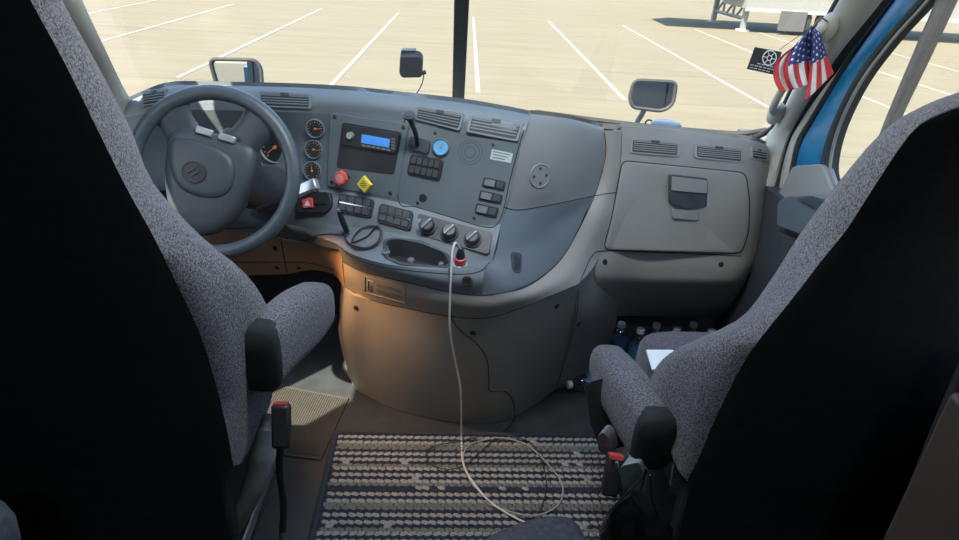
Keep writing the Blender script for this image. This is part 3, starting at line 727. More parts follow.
# ================================================================== CAB SHELL
def struct(mb, name, m, parent=None, **k):
    o = mb.build(name, m, parent, **k)
    if parent is None: o['kind'] = 'structure'
    return o
struct(MB().box((-1.06, -1.2, -.04), (1.06, 2.6, 0)), 'floor', mat('floor_vinyl', (.026, .031, .034), .6, nscale=15, namt=.25, bump=.3, bscale=200), smooth=False)
struct(MB().box((-1.06, 2.42, 0), (1.06, 2.46, .84)), 'wall_front', DKGREY, smooth=False)
struct(MB().box((-1.1, -1.24, 0), (1.1, -1.2, 1.98)), 'wall_back', mat('sleeper_lining', (.12, .12, .12), .8), smooth=False)
struct(MB().box((-1.1, -1.2, 1.93), (1.1, 1.38, 1.98)), 'ceiling', mat('headliner', (.25, .25, .24), .9), smooth=False)
for sx, nm in ((-1, 'wall_left'), (1, 'wall_right')):
    mb = MB()
    X0, X1 = sorted((sx*1.05, sx*1.09))
    mb.box((X0, -1.2, 0), (X1, .75 if sx > 0 else 1.0, 1.95)); mb.box((X0, .75, 0), (X1, 2.46, .86)); mb.box((X0, .75, 1.62 if sx > 0 else 1.50), (X1, 1.6, 1.95))  # left opening cut smaller to shape the sun on the floor
    if sx < 0: mb.box((X0, 1.37, .86), (X1, 1.95, 1.50))  # unseen panel added in the left window to block sun
    struct(mb, nm, DKGREY, smooth=False)
# blue outer skin
struct(MB().box((1.095, .0, -.5), (1.12, 2.3, .80)).box((-1.12, 0, -.5), (-1.095, 2.3, .80)), 'trim_1', CABBLUE, smooth=False)
# windshield
def wsp(x, t):  # t 0 bottom .. 1 top
    b = Vector((x, 2.40-.10*x*x, .865)); tp = Vector((x*.84, 1.56-.08*x*x, 1.74))
    return b.lerp(tp, t)
for i, (a, b) in enumerate(((-1.05, -.0), (.0, 1.05))):
    g = [[wsp(a+(b-a)*k/6, t/4) for k in range(7)] for t in range(5)]
    mb = MB(); vs = [v for r in g for v in r]; fs = [(i_*7+j, i_*7+j+1, (i_+1)*7+j+1, (i_+1)*7+j) for i_ in range(4) for j in range(6)]
    off = Vector((0, .004, .004)); N = len(vs); mb.add(vs+[v+off for v in vs], fs+[tuple(q+N for q in f)[::-1] for f in fs])
    w = struct(mb, 'window_%d' % (i+1), GLASS)
# divider bar
mb = MB(); rg = []
for t in [k/8 for k in range(9)]:
    c = wsp(-.012+.0*t, t); rg.append([c+Vector((-.021, -.012, -.012)), c+Vector((.021, -.012, -.012)), c+Vector((.021, .012, .012)), c+Vector((-.021, .012, .012))])
mb.loft(rg); struct(mb, 'trim_2', mat('dark_olive_rubber', (.045, .045, .035), .6), bevel=.003)
# header
struct(MB().box((-1.0, 1.36, 1.72), (1.0, 1.60, 1.97)), 'trim_3', CREAM, smooth=False)
# windshield bottom seal
sealpts = [wsp(x, .0)+Vector((0, -.015, .0)) for x in [-1.05+k*.1 for k in range(22)]]
struct(MB().tube(sealpts, .016, 8), 'trim_4', SEAL)
struct(MB().tube(curve([P(*q) for q in [(535, 112, 2.39), (580, 118, 2.385), (620, 123, 2.37), (660, 127.5, 2.35), (700, 131, 2.33), (740, 133.5, 2.30), (766, 130, 2.24)]], 4), .009, 8), 'trim_9', SEAL)
def strip(name, A, B, m, bulge=.0, thick=.02, n=4, parent=None, outw=None):
    A = curve([V(a) for a in A], n); B = curve([V(b) for b in B], n)
    rings = []
    for a, b in zip(A, B):
        o_ = outw or Vector((0, .6, 0)); o_ = o_.normalized()*thick
        mid_ = (a+b)/2-o_.normalized()*bulge
        q1 = a.lerp(mid_, .5)-o_.normalized()*bulge*.35; q2 = b.lerp(mid_, .5)-o_.normalized()*bulge*.35
        rings.append([a, q1, mid_, q2, b, b+o_, a+o_])
    return struct(MB().loft(rings), name, m, parent, auto=60)
# right pillar
pr = strip('trim_5', [PX(*q) for q in [(872, -60, .86), (858, -30, .90), (838, 2, .935), (806, 62, .98), (777, 122, 1.02), (765, 140, 1.03), (758, 190, 1.0)]],
      [PX(*q) for q in [(920, -60, .92), (905, -38, .96), (879, 0, .985), (833, 60, 1.01), (796, 120, 1.03), (784, 146, 1.035), (771, 190, 1.02)]], CREAM, .02, .03, outw=Vector((.8, .5, 0)))
strip('trim_6', [PX(*q) for q in [(920, -60, .945), (905, -38, .97), (879, 0, .995), (833, 60, 1.02), (796, 120, 1.04), (784, 146, 1.045), (767, 195, 1.03), (758, 260, 1.03)]],
      [PX(*q) for q in [(928, -60, .95), (911, -38, .975), (883, 0, 1.0), (838, 60, 1.025), (801, 120, 1.045), (788, 146, 1.05), (774, 200, 1.035), (766, 260, 1.03)]], SEAL, .006, .02, outw=Vector((1, .1, 0)))
# windshield side seal on the right
struct(MB().tube(curve([PX(*q) for q in [(858, -30, .915), (838, 1, .95), (806, 61, .995), (777, 121, 1.035), (768, 131, 1.04), (752, 138, 1.03), (730, 141, 1.0)]], 5), .010, 8), 'trim_7', SEAL)
# left pillar
strip('trim_8', [P(*q) for q in [(40, -60, 1.5), (52, 0, 1.6), (78, 55, 1.8), (98, 100, 2.0), (112, 140, 2.05)]],
      [P(*q) for q in [(56, -60, 1.52), (82, 0, 1.66), (107, 53, 1.86), (125, 90, 2.06), (140, 112, 2.14)]], CREAM, .012, .03, outw=Vector((-.8, .5, 0)))

# passenger door
door = MB().box((1.0, .75, .05), (1.045, 2.05, .78)).build('door_1', DKGREY, None); door['kind'] = 'structure'; WORLD['door_1'] = Vector((0, 0, 0))
def dstrip(name, A, B, X, m, t=.02, n=4, bulge=0.004):
    A = [PX(x, y, X) for x, y in A]; B = [PX(x, y, X) for x, y in B]
    return strip(name, A, B, m, bulge, t, n, parent=door, outw=Vector((1, 0, 0)))
dstrip('door_frame_edge', [(926, -60), (883, 0), (838, 60), (801, 120), (788, 146), (776, 190)], [(932, -60), (888, 0), (845, 60), (808, 120), (794, 146), (786, 190)], 1.05, CREAM)
dstrip('inner_seal', [(932, -60), (888, 0), (845, 60), (808, 120), (794, 146), (786, 190)], [(938, -60), (893, 0), (850, 60), (813, 120), (799, 146), (792, 180)], 1.056, SEAL)
dstrip('door_frame', [(938, -60), (893, 0), (850, 60), (813, 120), (799, 146), (790, 175)], [(965, -60), (918, 0), (868, 60), (838, 120), (828, 146), (822, 175)], 1.062, CABBLUE)
win = [(975, -60), (926, 0), (890, 40), (859, 82), (838, 125), (829, 160), (831, 182), (845, 205), (880, 222), (960, 240), (1080, 250)]
wouter = [(966, -60), (917, 0), (882, 40), (852, 82), (831, 125), (821, 160), (822, 188), (836, 210), (872, 232), (955, 252), (1080, 264)]
dstrip('window_seal', wouter, win, 1.035, SEAL, .03)
win2 = [(x+2, y+1) if y < 170 else (x+2, y-2) for x, y in win]
dstrip('window_trim', win, win2, 1.033, mat('grey_window_trim', (.20, .205, .195), .4), .004, bulge=.001)
pts = [PX(x, y, 1.055) for x, y in win]+[Vector((1.055, .78, .95)), Vector((1.055, .78, 1.6)), Vector((1.055, 1.1, 1.66))]
pl = [(.78, .88), (1.98, .88), (1.9, 1.1), (1.62, 1.45), (1.45, 1.64), (.78, 1.64)]
MB().loft([[Vector((1.056, a, b)) for a, b in pl], [Vector((1.060, a, b)) for a, b in pl]]).build('door_glass', GLASS, door, smooth=False)
dstrip('window_divider', [(962, -60), (936, 0), (910, 60), (884, 122), (870, 160)], [(976, -60), (949, 0), (921, 60), (892, 122), (880, 160)], 1.045, mat('bronze_grey_metal', (.16, .15, .14), .45, metal=.2), .02)
# door trim and armrest
def dpoly(name, poly, X, m, t=.03, bev=.006, r=4):
    q = roundpoly(poly, r); A = [PX(x, y, X) for x, y in q]; return MB().loft([A, [p+Vector((t, 0, 0)) for p in A]]).build(name, m, door, bevel=bev)
dpoly('corner_trim', [(793, 166), (822, 164), (829, 186), (848, 212), (880, 240), (860, 270), (770, 260), (772, 205)], 1.02, TAUPE)
ap = roundpoly([(777, 202), (786, 196), (812, 194), (850, 205), (840, 250), (776, 226)], 4)
A = [PX(x, y, .965) for x, y in ap]; MB().loft([A, [p+Vector((.07, .0, .0)) for p in A]]).build('door_armrest', FASCIA, door, bevel=.012)
ap = roundpoly([(776, 231), (840, 256), (830, 330), (770, 300)], 4)
A = [PX(x, y, .985) for x, y in ap]; MB().loft([A, [p+Vector((.05, .0, .0)) for p in A]]).build('door_pocket', DKGREY, door, bevel=.01)
A = [PX(x, y, .955) for x, y in roundpoly([(797, 199), (812, 196), (835, 206), (822, 211)], 1)]
MB().loft([A, [p+Vector((.02, 0, 0)) for p in A]]).build('door_switch_panel', DKGREY, door)

# ================================================================== grab handle, flag, card
gh = empty('grab_rail', PX(831, 26, .96), 'cream plastic grab handle on the right windshield pillar behind the flag', 'handle')
a0, a1 = PX(831, 26, .955), PX(779, 112, 1.0)
inn = Vector((-.045, -.03, 0))
mbh = MB().tube(curve([a0+Vector((.02, 0, .015)), a0+inn*.6, a0.lerp(a1, .12)+inn, a0.lerp(a1, .5)+inn*1.05, a0.lerp(a1, .88)+inn, a1+inn*.5, a1+Vector((.02, 0, -.03))], 6), .011, 12)
mbh.build('handle_bar', CREAM, gh)
for c, s in ((a0, 1), (a1, 1.0)):
    d = (a0-a1).normalized()
    MB().lathe([(.006, -.055), (.017, -.045), (.024, -.02), (.025, .0), (.022, .02), (.015, .035), (.004, .042)], c+inn*.25, d, 16, sx=.9).build('handle_mount', CREAM, gh)
# flag: two folded facets with stripes, canton and stars
fl = empty('flag', P(812, 26, 1.66), 'small stars and stripes flag hanging folded from the right pillar handle', 'flag')
FR = mat('flag_red', (.58, .05, .06), .8); FWt = mat('flag_white', (.72, .72, .70), .8); FB = mat('flag_blue', (.035, .055, .20), .8)
NU, NV = 60, 52
# corner guides in pixels: param u across stripes (left->right), v along stripes from top to bottom
def flagpt(u, v):
    # left facet u 0..0.66 ; right facet .66..1
    top = [(808, 30), (811, 27), (815, 25), (818, 26)]
    key_top = [(809, 27), (812, 25), (816, 24), (819, 30)]
    bot = [(778, 93), (792, 90), (806, 88), (818, 84)]
    midl = [(774, 62), (790, 60), (808, 60), (818, 55)]
    if u <= .62:
        s = u/.62
        T = Vector((797, 43)).lerp(Vector((813, 26)), s); M_ = Vector((760, 66)).lerp(Vector((812, 58)), s); B = Vector((781, 93)).lerp(Vector((817, 82)), s)
        if s < 1: T = Vector((795, 46)).lerp(Vector((813, 26)), min(1, s*1.0))
        Y = 1.66+.012*math.sin(s*9)+.006*math.sin(s*20+v*3)
    else:
        s = (u-.62)/.38
        T = Vector((813, 26)).lerp(Vector((821, 34)), s); M_ = Vector((812, 58)).lerp(Vector((826, 54)), s); B = Vector((804, 102)).lerp(Vector((834, 73)), s)
        Y = 1.66-.03*s+.006*math.sin(s*8+v*3)
    a = T.lerp(M_, v) if False else T*(1-v)**2+M_*2*v*(1-v)*1.0+B*v*v
    return P(a.x, a.y, Y)
vs = []; fs = []; mi = []
for j in range(NV+1):
    for i in range(NU+1): vs.append(flagpt(i/NU, j/NV))
for j in range(NV):
    for i in range(NU):
        u, v = (i+.5)/NU, (j+.5)/NV
        k = int(u*13)
        canton = v < .56 and u > .24
        cx_, cy_ = (u*26) % 1-.5, (v*20+(.5 if int(u*26) % 2 else 0)) % 1-.5
        fs.append((j*(NU+1)+i, j*(NU+1)+i+1, (j+1)*(NU+1)+i+1, (j+1)*(NU+1)+i))
        mi.append((1 if (i % 5 in (1, 2) and (j+(3 if (i//5) % 2 else 0)) % 6 in (1, 2)) else 2) if canton else (0 if k % 2 == 0 else 1))
m_ = MB(); N = len(vs); off = Vector((.0, .0015, 0))
for f, q in zip(fs, mi): m_.add([], [], q); m_.f.append(list(f)); m_.mi.append(q)
m_.v = list(vs)
fo = m_.build('flag_cloth', [FR, FWt, FB], fl, auto=80)
sm = fo.modifiers.new('solid', 'SOLIDIFY'); sm.thickness = .0012
MB().tube(curve([P(813, 27, 1.655), P(816, 22, 1.66), P(821, 18, 1.665), P(828, 22, 1.67)], 4), .0022, 6).build('flag_string', mat('brown_cord', (.2, .13, .07), .7), fl)
# hanging card
cd = [(755, 47), (782, 52), (775, 75), (747, 69)]
def flatplate(name, poly, Y, m, parent, t=.002, r=.0, dy=0, n=None):
    q = roundpoly(poly, r) if r else poly; A = [P(x, y, Y+dy) for x, y in q]
    return MB().loft([A, [p+Vector((0, t, 0)) for p in A]]).build(name, m, parent, smooth=False)
cdr = empty('hanging_card', P(764, 61, 1.80), 'black rectangular card with white round emblem beside the flag', 'card')
flatplate('card_sheet', cd, 1.80, mat('charcoal_card', (.035, .04, .042), .7), cdr)
mb = MB(); c = P(769.5, 58, 1.797); e1 = (P(777, 59.8, 1.797)-c).normalized(); e2 = (P(771.5, 51.5, 1.797)-c).normalized(); rr = (P(776, 59.3, 1.797)-c).length
mb.tube([c+(e1*math.cos(t)+e2*math.sin(t))*rr for t in [2*math.pi*k/24 for k in range(24)]], .0016, 5, closed=True)
mb.tube([c+(e1*math.cos(t)+e2*math.sin(t))*rr*.35 for t in [2*math.pi*k/12 for k in range(12)]], .0014, 5, closed=True)
for k in range(6):
    t = k*math.pi/3; mb.tube([c+(e1*math.cos(t)+e2*math.sin(t))*rr*.35, c+(e1*math.cos(t)+e2*math.sin(t))*rr], .0012, 5)
for i in range(3):
    q0 = Vector((751.5-i*.9, 62.0+i*2.6)); 
    for k in range(6-(i == 2)*1):
        a = q0+Vector((k*4.2+(6 if i == 0 else 0), k*.95+(1.4 if i == 0 else 0)))
        if a.x > 775-i: continue
        mb.tube([P(a.x, a.y, 1.797), P(a.x+3.0, a.y+.7, 1.797)], .0011, 5)
mb.build('card_print', WHITE, cdr)
MB().tube([P(779, 50, 1.80), P(800, 35, 1.73), P(822, 20, 1.69)], .0008, 5).build('card_string', SEAL, cdr)

# ================================================================== dash camera and puck
dc = empty('dash_camera', P(411, 66, 2.0), 'small black square camera stuck on the windshield left of the divider bar', 'camera')
q = roundpoly([(400, 56), (419, 55.5), (423, 60), (422, 78), (402, 78.5), (399, 74)], 3); A = [P(x, y, 1.96) for x, y in q]
MB().loft([A, [p+Vector((0, .022, .012)) for p in A]]).build('camera_body', mat('dark_slate_plastic', (.045, .052, .058), .5), dc, bevel=.004)
flatplate('camera_mount', [(401, 50.5), (415, 50.5), (415, 56), (401, 56)], 1.97, DKGREY, dc, t=.05)
MB().tube([P(421, 73, 1.97), P(426, 72, 1.97)], .006, 8).build('cable_plug', BLACK, dc)
MB().tube(curve([P(424, 73, 1.97), P(423, 80, 1.975), P(420, 88, 1.98), P(414, 97, 1.98), P(412, 101, 1.99)], 4), .0018, 6).build('camera_cable', BLACK, dc)
pk = empty('puck_antenna', P(666, 129, 2.08), 'small round grey puck with wire loop on the passenger side dash top', 'antenna')
c = P(666, 126, 2.10)
MB().lathe([(.040, -.035), (.045, -.006), (.049, 0), (.047, .010), (.040, .013), (.001, .014)], c, Vector((0, 0, 1)), 28).build('puck_body', mat('puck_blue_grey', (.12, .17, .22), .35), pk)
MB().tube(curve([P(646, 131, 2.14), P(645, 124, 2.14), P(648, 120, 2.14), P(653, 122, 2.14), P(654, 130, 2.14)], 4), .003, 6).build('wire_loop', BLACK, pk)

# ================================================================== mats
rug = empty('carpet_runner', (0.12, 1.45, 0), 'striped navy and white woven runner rug with dark border between the seats', 'rug')
YARN_W = mat('cream_yarn', (.30, .305, .28), .95, nscale=300, namt=.35); YARN_D = mat('navy_yarn', (.02, .026, .045), .95, nscale=300, namt=.3); YARN_G = mat('grey_green_yarn', (.15, .16, .145), .95, nscale=300, namt=.35)
tl, trr, bl = PZ(333, 433), PZ(640, 437), PZ(315, 540)
ex = (trr-tl).normalized(); L = .92
ey = Vector((ex.y, -ex.x, 0)); W = .72
tl2 = tl.copy()
def RG(a, b, z): return tl+ex*a+ey*b+Vector((0, 0, z))
MB().loft([[RG(0, 0, .001), RG(L, 0, .001), RG(L, W, .001), RG(0, W, .001)], [RG(.0, .0, .009), RG(L, 0, .009), RG(L, W, .009), RG(0, W, .009)]]).build('rug_backing', YARN_D, rug, bevel=.003)
random.seed(11)
m_ = MB(); ROW = .0128; nrow = int((W-.03)/ROW); SW = .0225
pat = ['w', 'd', 'w', 'g', 'g', 'd', 'w', 'n', 'w', 'd', 'g', 'w', 'n', 'w', 'd', 'w', 'g', 'd', 'n']
for r in range(nrow):
    kk = pat[r % len(pat)]
    b = .026+r*ROW
    nst = int((L-.05)/SW)
    ph = (r % 2)*SW*.5
    for s in range(nst):
        a = .026+ph+s*SW+random.uniform(-.0015, .0015)
        if kk == 'n': mi_ = 1
        elif kk == 'w': mi_ = 0
        elif kk == 'g': mi_ = 2
        else: mi_ = 0 if random.random() < .06 else 1
        hw = SW*.53; hb = ROW*.56; z0 = .009; z1 = .0150+random.uniform(-.001, .001)
        sk_ = .0018*(1 if r % 2 else -1)
        vs = [RG(a-hw, b-sk_, z0), RG(a-hw*.6, b-hb-sk_, z0), RG(a+hw*.6, b-hb+sk_, z0), RG(a+hw, b+sk_, z0), RG(a+hw*.6, b+hb+sk_, z0), RG(a-hw*.6, b+hb-sk_, z0), RG(a-hw*.4, b-sk_, z1), RG(a+hw*.4, b+sk_, z1)]
        m_.add(vs, [(0, 1, 6), (1, 2, 7, 6), (2, 3, 7), (3, 4, 7), (4, 5, 6, 7), (5, 0, 6)], mi_)
m_.build('rug_weave', [YARN_W, YARN_D, YARN_G], rug)
mb = MB(); mb.tube([RG(.012, W, .011), RG(.012, .03, .011), RG(.02, .016, .011), RG(.035, .012, .011), RG(L, .012, .011)], .010, 8); mb.build('rug_border', mat('navy_binding', (.022, .03, .045), .9, nscale=200, namt=.3, bump=.6, bscale=300), rug)
rm = empty('rubber_mat', PZ(310, 430), 'black ribbed rubber floor mat lying beside the driver seat', 'floor mat')
RB = mat('black_ribbed_rubber', (.040, .038, .032), .75)
q = [PZ(x, y) for x, y in [(348, 399), (320, 461), (215, 452), (270, 372), (318, 376)]]
q = [PZ(348, 399), PZ(320, 461), PZ(238, 452), PZ(290, 360), PZ(310, 352)]
q = [PZ(349, 399), PZ(321, 461), PZ(235, 451), PZ(275, 385)]
MB().loft([[p+Vector((0, 0, .001)) for p in q], [p+Vector((0, 0, .006)) for p in q]]).build('mat_base', RB, rm, bevel=.002)
mb = MB()
A0, B0, C0, D0 = q[3], q[0], q[1], q[2]
for i in range(34):
    t = .03+i*.94/33; a = A0.lerp(B0, t).lerp(D0.lerp(C0, t), .04); b = A0.lerp(B0, t).lerp(D0.lerp(C0, t), .96)
    mb.tube([a+Vector((0, 0, .007)), b+Vector((0, 0, .007))], .0022, 5)
mb.build('mat_ribs', RB, rm)

# ================================================================== cables & charger
def onfloor(pts, z=.004): return [PZ(x, y, z) for x, y in pts]
ch = empty('car_charger', hit(459, 262)[0], 'red and black charger plug standing in the tray end socket', 'charger')
o, n = hit(460, 264); ax = (Vector((.0, -.35, 1))).normalized()
MB().lathe([(.021, -.004), (.021, .003), (.017, .005), (.017, .004)], o, ax, 20).build('socket_collar', SILVER, ch)
MB().lathe([(.0155, .0), (.016, .014), (.016, .026), (.013, .028)], o, ax, 18).build('red_ring', RED, ch)['label'] = 'red ring of the plug'
MB().lathe([(.013, .026), (.012, .038), (.008, .055), (.004, .06)], o, ax, 16).build('plug_tip', BLACK, ch)
c_ = o+ax*.057
w = MB().tube(curve([c_, P(455.5, 243, 1.60), P(452.5, 252, 1.585), P(451, 275, 1.565), P(450, 300, 1.56), P(450, 330, 1.56), P(455, 360, 1.585), P(460, 385, 1.60), P(461.5, 410, 1.62)]+onfloor([(461.5, 439), (464, 466), (479, 490), (497, 507), (524, 522), (545, 530)], .020), 6), .0030, 8).build('white_cable', CABLE_W)
tag(w, 'long white charging cable hanging from the red plug onto the rug', 'cable')
w = MB().tube(curve(onfloor([(497, 507), (480, 492), (470, 480), (463, 460), (468, 446), (484, 440), (503, 438), (527, 445), (547, 463), (562, 484), (559, 504), (538, 515), (515, 513), (488, 504)], .0185), 6), .0022, 6).build('white_cable', mat('grey_cable_sheath', (.35, .35, .33), .5))
tag(w, 'thin pale grey cable coiled in a loop on the striped rug', 'cable')
w = MB().tube(curve([P(449, 268, 1.585), P(450, 290, 1.57), P(452, 318, 1.572), P(462, 332, 1.60), P(478, 345, 1.62), P(487, 360, 1.625), P(489, 380, 1.65), P(490, 391, 1.66), P(506, 392, 1.665), P(514, 405, 1.67)]+onfloor([(513, 421), (500, 434), (479, 453), (464, 466), (444, 469), (429, 462), (427, 451), (438, 445), (461, 441), (490, 434), (515, 437), (533, 445), (544, 469), (546, 490), (540, 512)], .0185), 6), .0020, 6).build('black_cable', CABLE_B)
tag(w, 'thin black cable running down the console and looping on the rug', 'cable')
# tray tangle
def onS(pts, l=.004): return [hit(x, y)[0]+hit(x, y)[1]*l for x, y in pts]
w = MB().tube(curve(onS([(343, 232), (350, 244), (366, 249), (378, 243), (381, 230), (372, 226), (360, 231), (353, 243), (368, 237), (378, 226), (383, 236), (376, 247), (358, 250), (347, 242)], .006), 6), .0022, 6).build('black_cable', CABLE_B)
tag(w, 'tangled black cable coiled in the small tray left of the cup well', 'cable')
w = MB().tube(curve(onS([(284, 222), (294, 231), (303, 240), (318, 235), (332, 234), (345, 236)], .004), 6), .0018, 6).build('grey_cable', CABLE_B)
tag(w, 'thin dark cable trailing from the steering column across the left ledge', 'cable')
rmt = empty('black_remote', hit(342, 222)[0], 'small black pen-like plug leaning at the left end of the tray', 'plug')
o, n = hit(343, 228)
MB().tube([P(347, 232, 1.775), P(343, 222, 1.76), P(339, 212, 1.75)], [.008, .0085, .007], 10).build('remote_body', BLACK, rmt)
MB().tube([P(338.5, 211, 1.75), P(338, 209, 1.749)], [.005, .004], 8).build('remote_tip', SILVER, rmt)

# ================================================================== bottles, paper, bags
BG = glassmat('thin_clear_plastic', (.75, .82, .86), .18)
CAPM = mat('white_cap', (.55, .62, .66), .4); WAT = mat('bottle_label_blue', (.04, .12, .26), .4)
def bottle(loc, label, group=None, M=None, proto=None):
    r = empty('water_bottle', loc, label, 'bottle', group)
    if proto is None:
        ax = Vector((0, 0, 1)); o = Vector(loc)
        MB().lathe([(.026, 0), (.031, .005), (.031, .05), (.029, .06), (.031, .07), (.031, .14), (.024, .165), (.012, .18), (.012, .186)], o, ax, 20).build('bottle_body', BG, r)
        MB().lathe([(.0315, .075), (.0315, .13)], o, ax, 20).build('bottle_label', WAT, r)
        MB().lathe([(.0125, .184), (.015, .185), (.015, .2), (.013, .202), (.001, .202)], o, ax, 16).build('bottle_cap', CAPM, r)
    else:
        for ch_ in proto.children:
            c = ch_.copy(); col.objects.link(c); c.parent = r
    return r
caps = [(622, 323), (641, 329), (657, 324), (677, 328), (694, 323), (712, 330), (729, 333)]
place = ['leftmost', 'second from left', 'third from left', 'fourth from left', 'fifth from left', 'sixth from left', 'rightmost']
proto = None
for i, (x, y) in enumerate(caps):
    c = PZ(x, y, .20); b = bottle((c.x, c.y, 0.0), 'white-capped water bottle under the glove box, %s of the row' % place[i], 'bottles under the passenger dash', proto=proto)
    if proto is None: proto = b
bl_ = bottle((0, 0, 0), 'clear water bottle lying on the floor beside the console right corner', proto=None)
bl_.location = PZ(572, 386, .032); bl_.rotation_euler = (R_(90), 0, R_(-74)); bl_.location = PZ(567, 385, .034)+Vector((.195, .055, 0))
pp = MB(); A = [P(x, y, Y) for x, y, Y in [(646, 351, 1.40), (672, 351, 1.42), (690, 362, 1.38), (652, 371, 1.30)]]
pp.loft([A, [p+Vector((0, 0, .004)) for p in A]]); tag(pp.build('paper_sheet', PAPER, None, smooth=False), 'white sheet of paper lying on the passenger seat cushion', 'paper')
bag = MB(); rg = []
for x, yt, hw in [(460, 538, .02), (480, 524, .06), (505, 517, .08), (530, 511, .095), (553, 508, .10), (572, 509, .095), (584, 517, .07), (590, 536, .02)]:
    c = PZ(x, yt, .10); ring = []
    for k in range(16):
        a = 2*math.pi*k/16; ring.append(Vector((c.x, c.y-.10+.10*math.cos(a)*(hw/.085)**.5, max(.016, .06+hw*.5*math.sin(a)+(.0 if math.sin(a) > 0 else -.02)))))
    rg.append(ring)
bag.loft(rg); tag(bag.build('cloth_bag', mat('slate_blue_cloth', (.055, .068, .095), .85, nscale=60, namt=.3, bump=.5, bscale=150), subsurf=1), 'dark slate blue cloth bag on the rug at the bottom of the photo', 'bag')
# black plastic bag beside passenger seat
pb = empty('plastic_bag', P(630, 520, 1.03), 'black plastic bag hanging beside the passenger seat base', 'bag')
mb = MB(); rg = []; random.seed(5)
for x, yt, yb in [(600, 530, 560), (610, 512, 575), (620, 500, 580), (632, 492, 585), (645, 494, 590), (660, 505, 590), (672, 530, 580)]:
    ring = []
    for k in range(18):
        a = 2*math.pi*k/18; yy = (yt+yb)/2-(yb-yt)/2*math.sin(a)*(1+random.uniform(-.08, .08))
        ring.append(P(x+random.uniform(-2, 2), yy, .99-.045*math.cos(a)*(1+random.uniform(-.3, .3))))
    rg.append(ring)
mb.loft(rg).build('bag_body', mat('black_poly', (.014, .016, .018), .22, bump=.8, bscale=60), pb, auto=30)
mb = MB()
for pts in ([(606, 515), (628, 492), (642, 478), (646, 468)], [(640, 492), (645, 475), (648, 470)], [(650, 475), (652, 500), (661, 520)]):
    mb.tube(curve([P(x, y, .965) for x, y in pts], 4), .0022, 6)
mb.build('bag_string', CABLE_B, pb)
# cabinet and pole
cb = MB().box((.66, .30, 0), (1.04, .70, .95)).build('side_cabinet', mat('brown_laminate', (.055, .036, .028), .6, nscale=4, namt=.3), None, bevel=.008)
tag(cb, 'dark brown cabinet side at the right edge behind the passenger seat', 'cabinet')
pl_ = MB().tube([P(884, 560, .74), P(915, 495, .76), P(940, 432, .78), P(975, 350, .80)], .013, 12).build('grab_pole', BLACK)
tag(pl_, 'slanted glossy black pole between passenger seat back and brown cabinet', 'pole')

cb2 = MB(); rg = []
for x, y, r in ((-26, 500, .01), (-20, 506, .03), (-10, 516, .045), (-3, 530, .05), (2, 550, .05), (4, 575, .04)):
    c = P(x, y, .72); rg.append([c+Vector((-.03+r*math.cos(a), r*math.sin(a), -.01)) for a in [2*math.pi*k/14 for k in range(14)]])
tag(cb2.loft(rg).build('rolled_blanket', mat('grey_blue_blanket', (.06, .07, .085), .9, nscale=60, namt=.3, bump=.5, bscale=200)), 'grey rolled blanket in the bottom left corner behind the driver seat', 'blanket')
sl_ = empty('rear_fill_lamp', (0, -.5, 1.93), 'small added ceiling fill lamp behind the front seats', 'lamp')  # unseen lamp added so the black seat backs catch some light
MB().box((-.12, -.56, 1.915), (.12, -.44, 1.93)).build('added_lamp_housing', WHITE, sl_, bevel=.004)
lb_ = bpy.data.lights.new('rear_fill_light', 'AREA'); lb_.size = .2; lb_.energy = 3.5; lb_.color = (.9, 1, 1)
lbo = bpy.data.objects.new('rear_fill_light', lb_); col.objects.link(lbo); lbo.location = (0, -.5, 1.905)
# unseen amber lamp added for the warm glow on the console
fl_ = empty('console_glow_lamp', (-.60, 1.74, .74), 'small added amber lamp under the steering column that warms the console', 'lamp')
lp0 = Vector((-.60, 1.74, .74)); ld = (Vector((-.22, 1.72, .28))-lp0).normalized()
MB().lathe([(.022, -.02), (.024, 0), (.020, .002), (.001, .002)], lp0, ld, 16).build('added_lamp_housing', BLACK, fl_)
lf = bpy.data.lights.new('console_glow_light', 'SPOT'); lf.spot_size = R_(72); lf.spot_blend = 1.0; lf.shadow_soft_size = .03; lf.energy = 17; lf.color = (1, .50, .2)
lfo = bpy.data.objects.new('console_glow_light', lf); col.objects.link(lfo); lfo.location = lp0+ld*.04; lfo.rotation_euler = (-ld).to_track_quat('Z', 'Y').to_euler()

# ================================================================== outside
GRD = bpy.data.materials.new('sunlit_concrete'); GRD.use_nodes = True
nt = GRD.node_tree; b = nt.nodes['Principled BSDF']; b.inputs['Roughness'].default_value = .95; b.inputs['Specular IOR Level'].default_value = .1
tc = nt.nodes.new('ShaderNodeTexCoord')
mp = nt.nodes.new('ShaderNodeMapping'); mp.inputs['Scale'].default_value = (.25, 2.2, 1); nt.links.new(tc.outputs['Object'], mp.inputs['Vector'])
nz = nt.nodes.new('ShaderNodeTexNoise'); nz.inputs['Scale'].default_value = 1.2; nz.inputs['Detail'].default_value = 8; nz.inputs['Roughness'].default_value = .65
nt.links.new(mp.outputs[0], nz.inputs['Vector'])
rp = nt.nodes.new('ShaderNodeValToRGB'); rp.color_ramp.elements[0].position = .3; rp.color_ramp.elements[1].position = .75
rp.color_ramp.elements[0].color = (.120, .108, .081, 1); rp.color_ramp.elements[1].color = (.152, .138, .106, 1)
nt.links.new(nz.outputs['Fac'], rp.inputs['Fac'])
br = nt.nodes.new('ShaderNodeTexBrick'); br.inputs['Scale'].default_value = .1; br.inputs['Mortar Size'].default_value = .0025; br.offset = 0
br.inputs['Brick Width'].default_value = 1.6; br.inputs['Row Height'].default_value = .32
br.inputs['Color1'].default_value = (1, 1, 1, 1); br.inputs['Color2'].default_value = (.97, .97, .97, 1); br.inputs['Mortar'].default_value = (.72, .72, .70, 1)
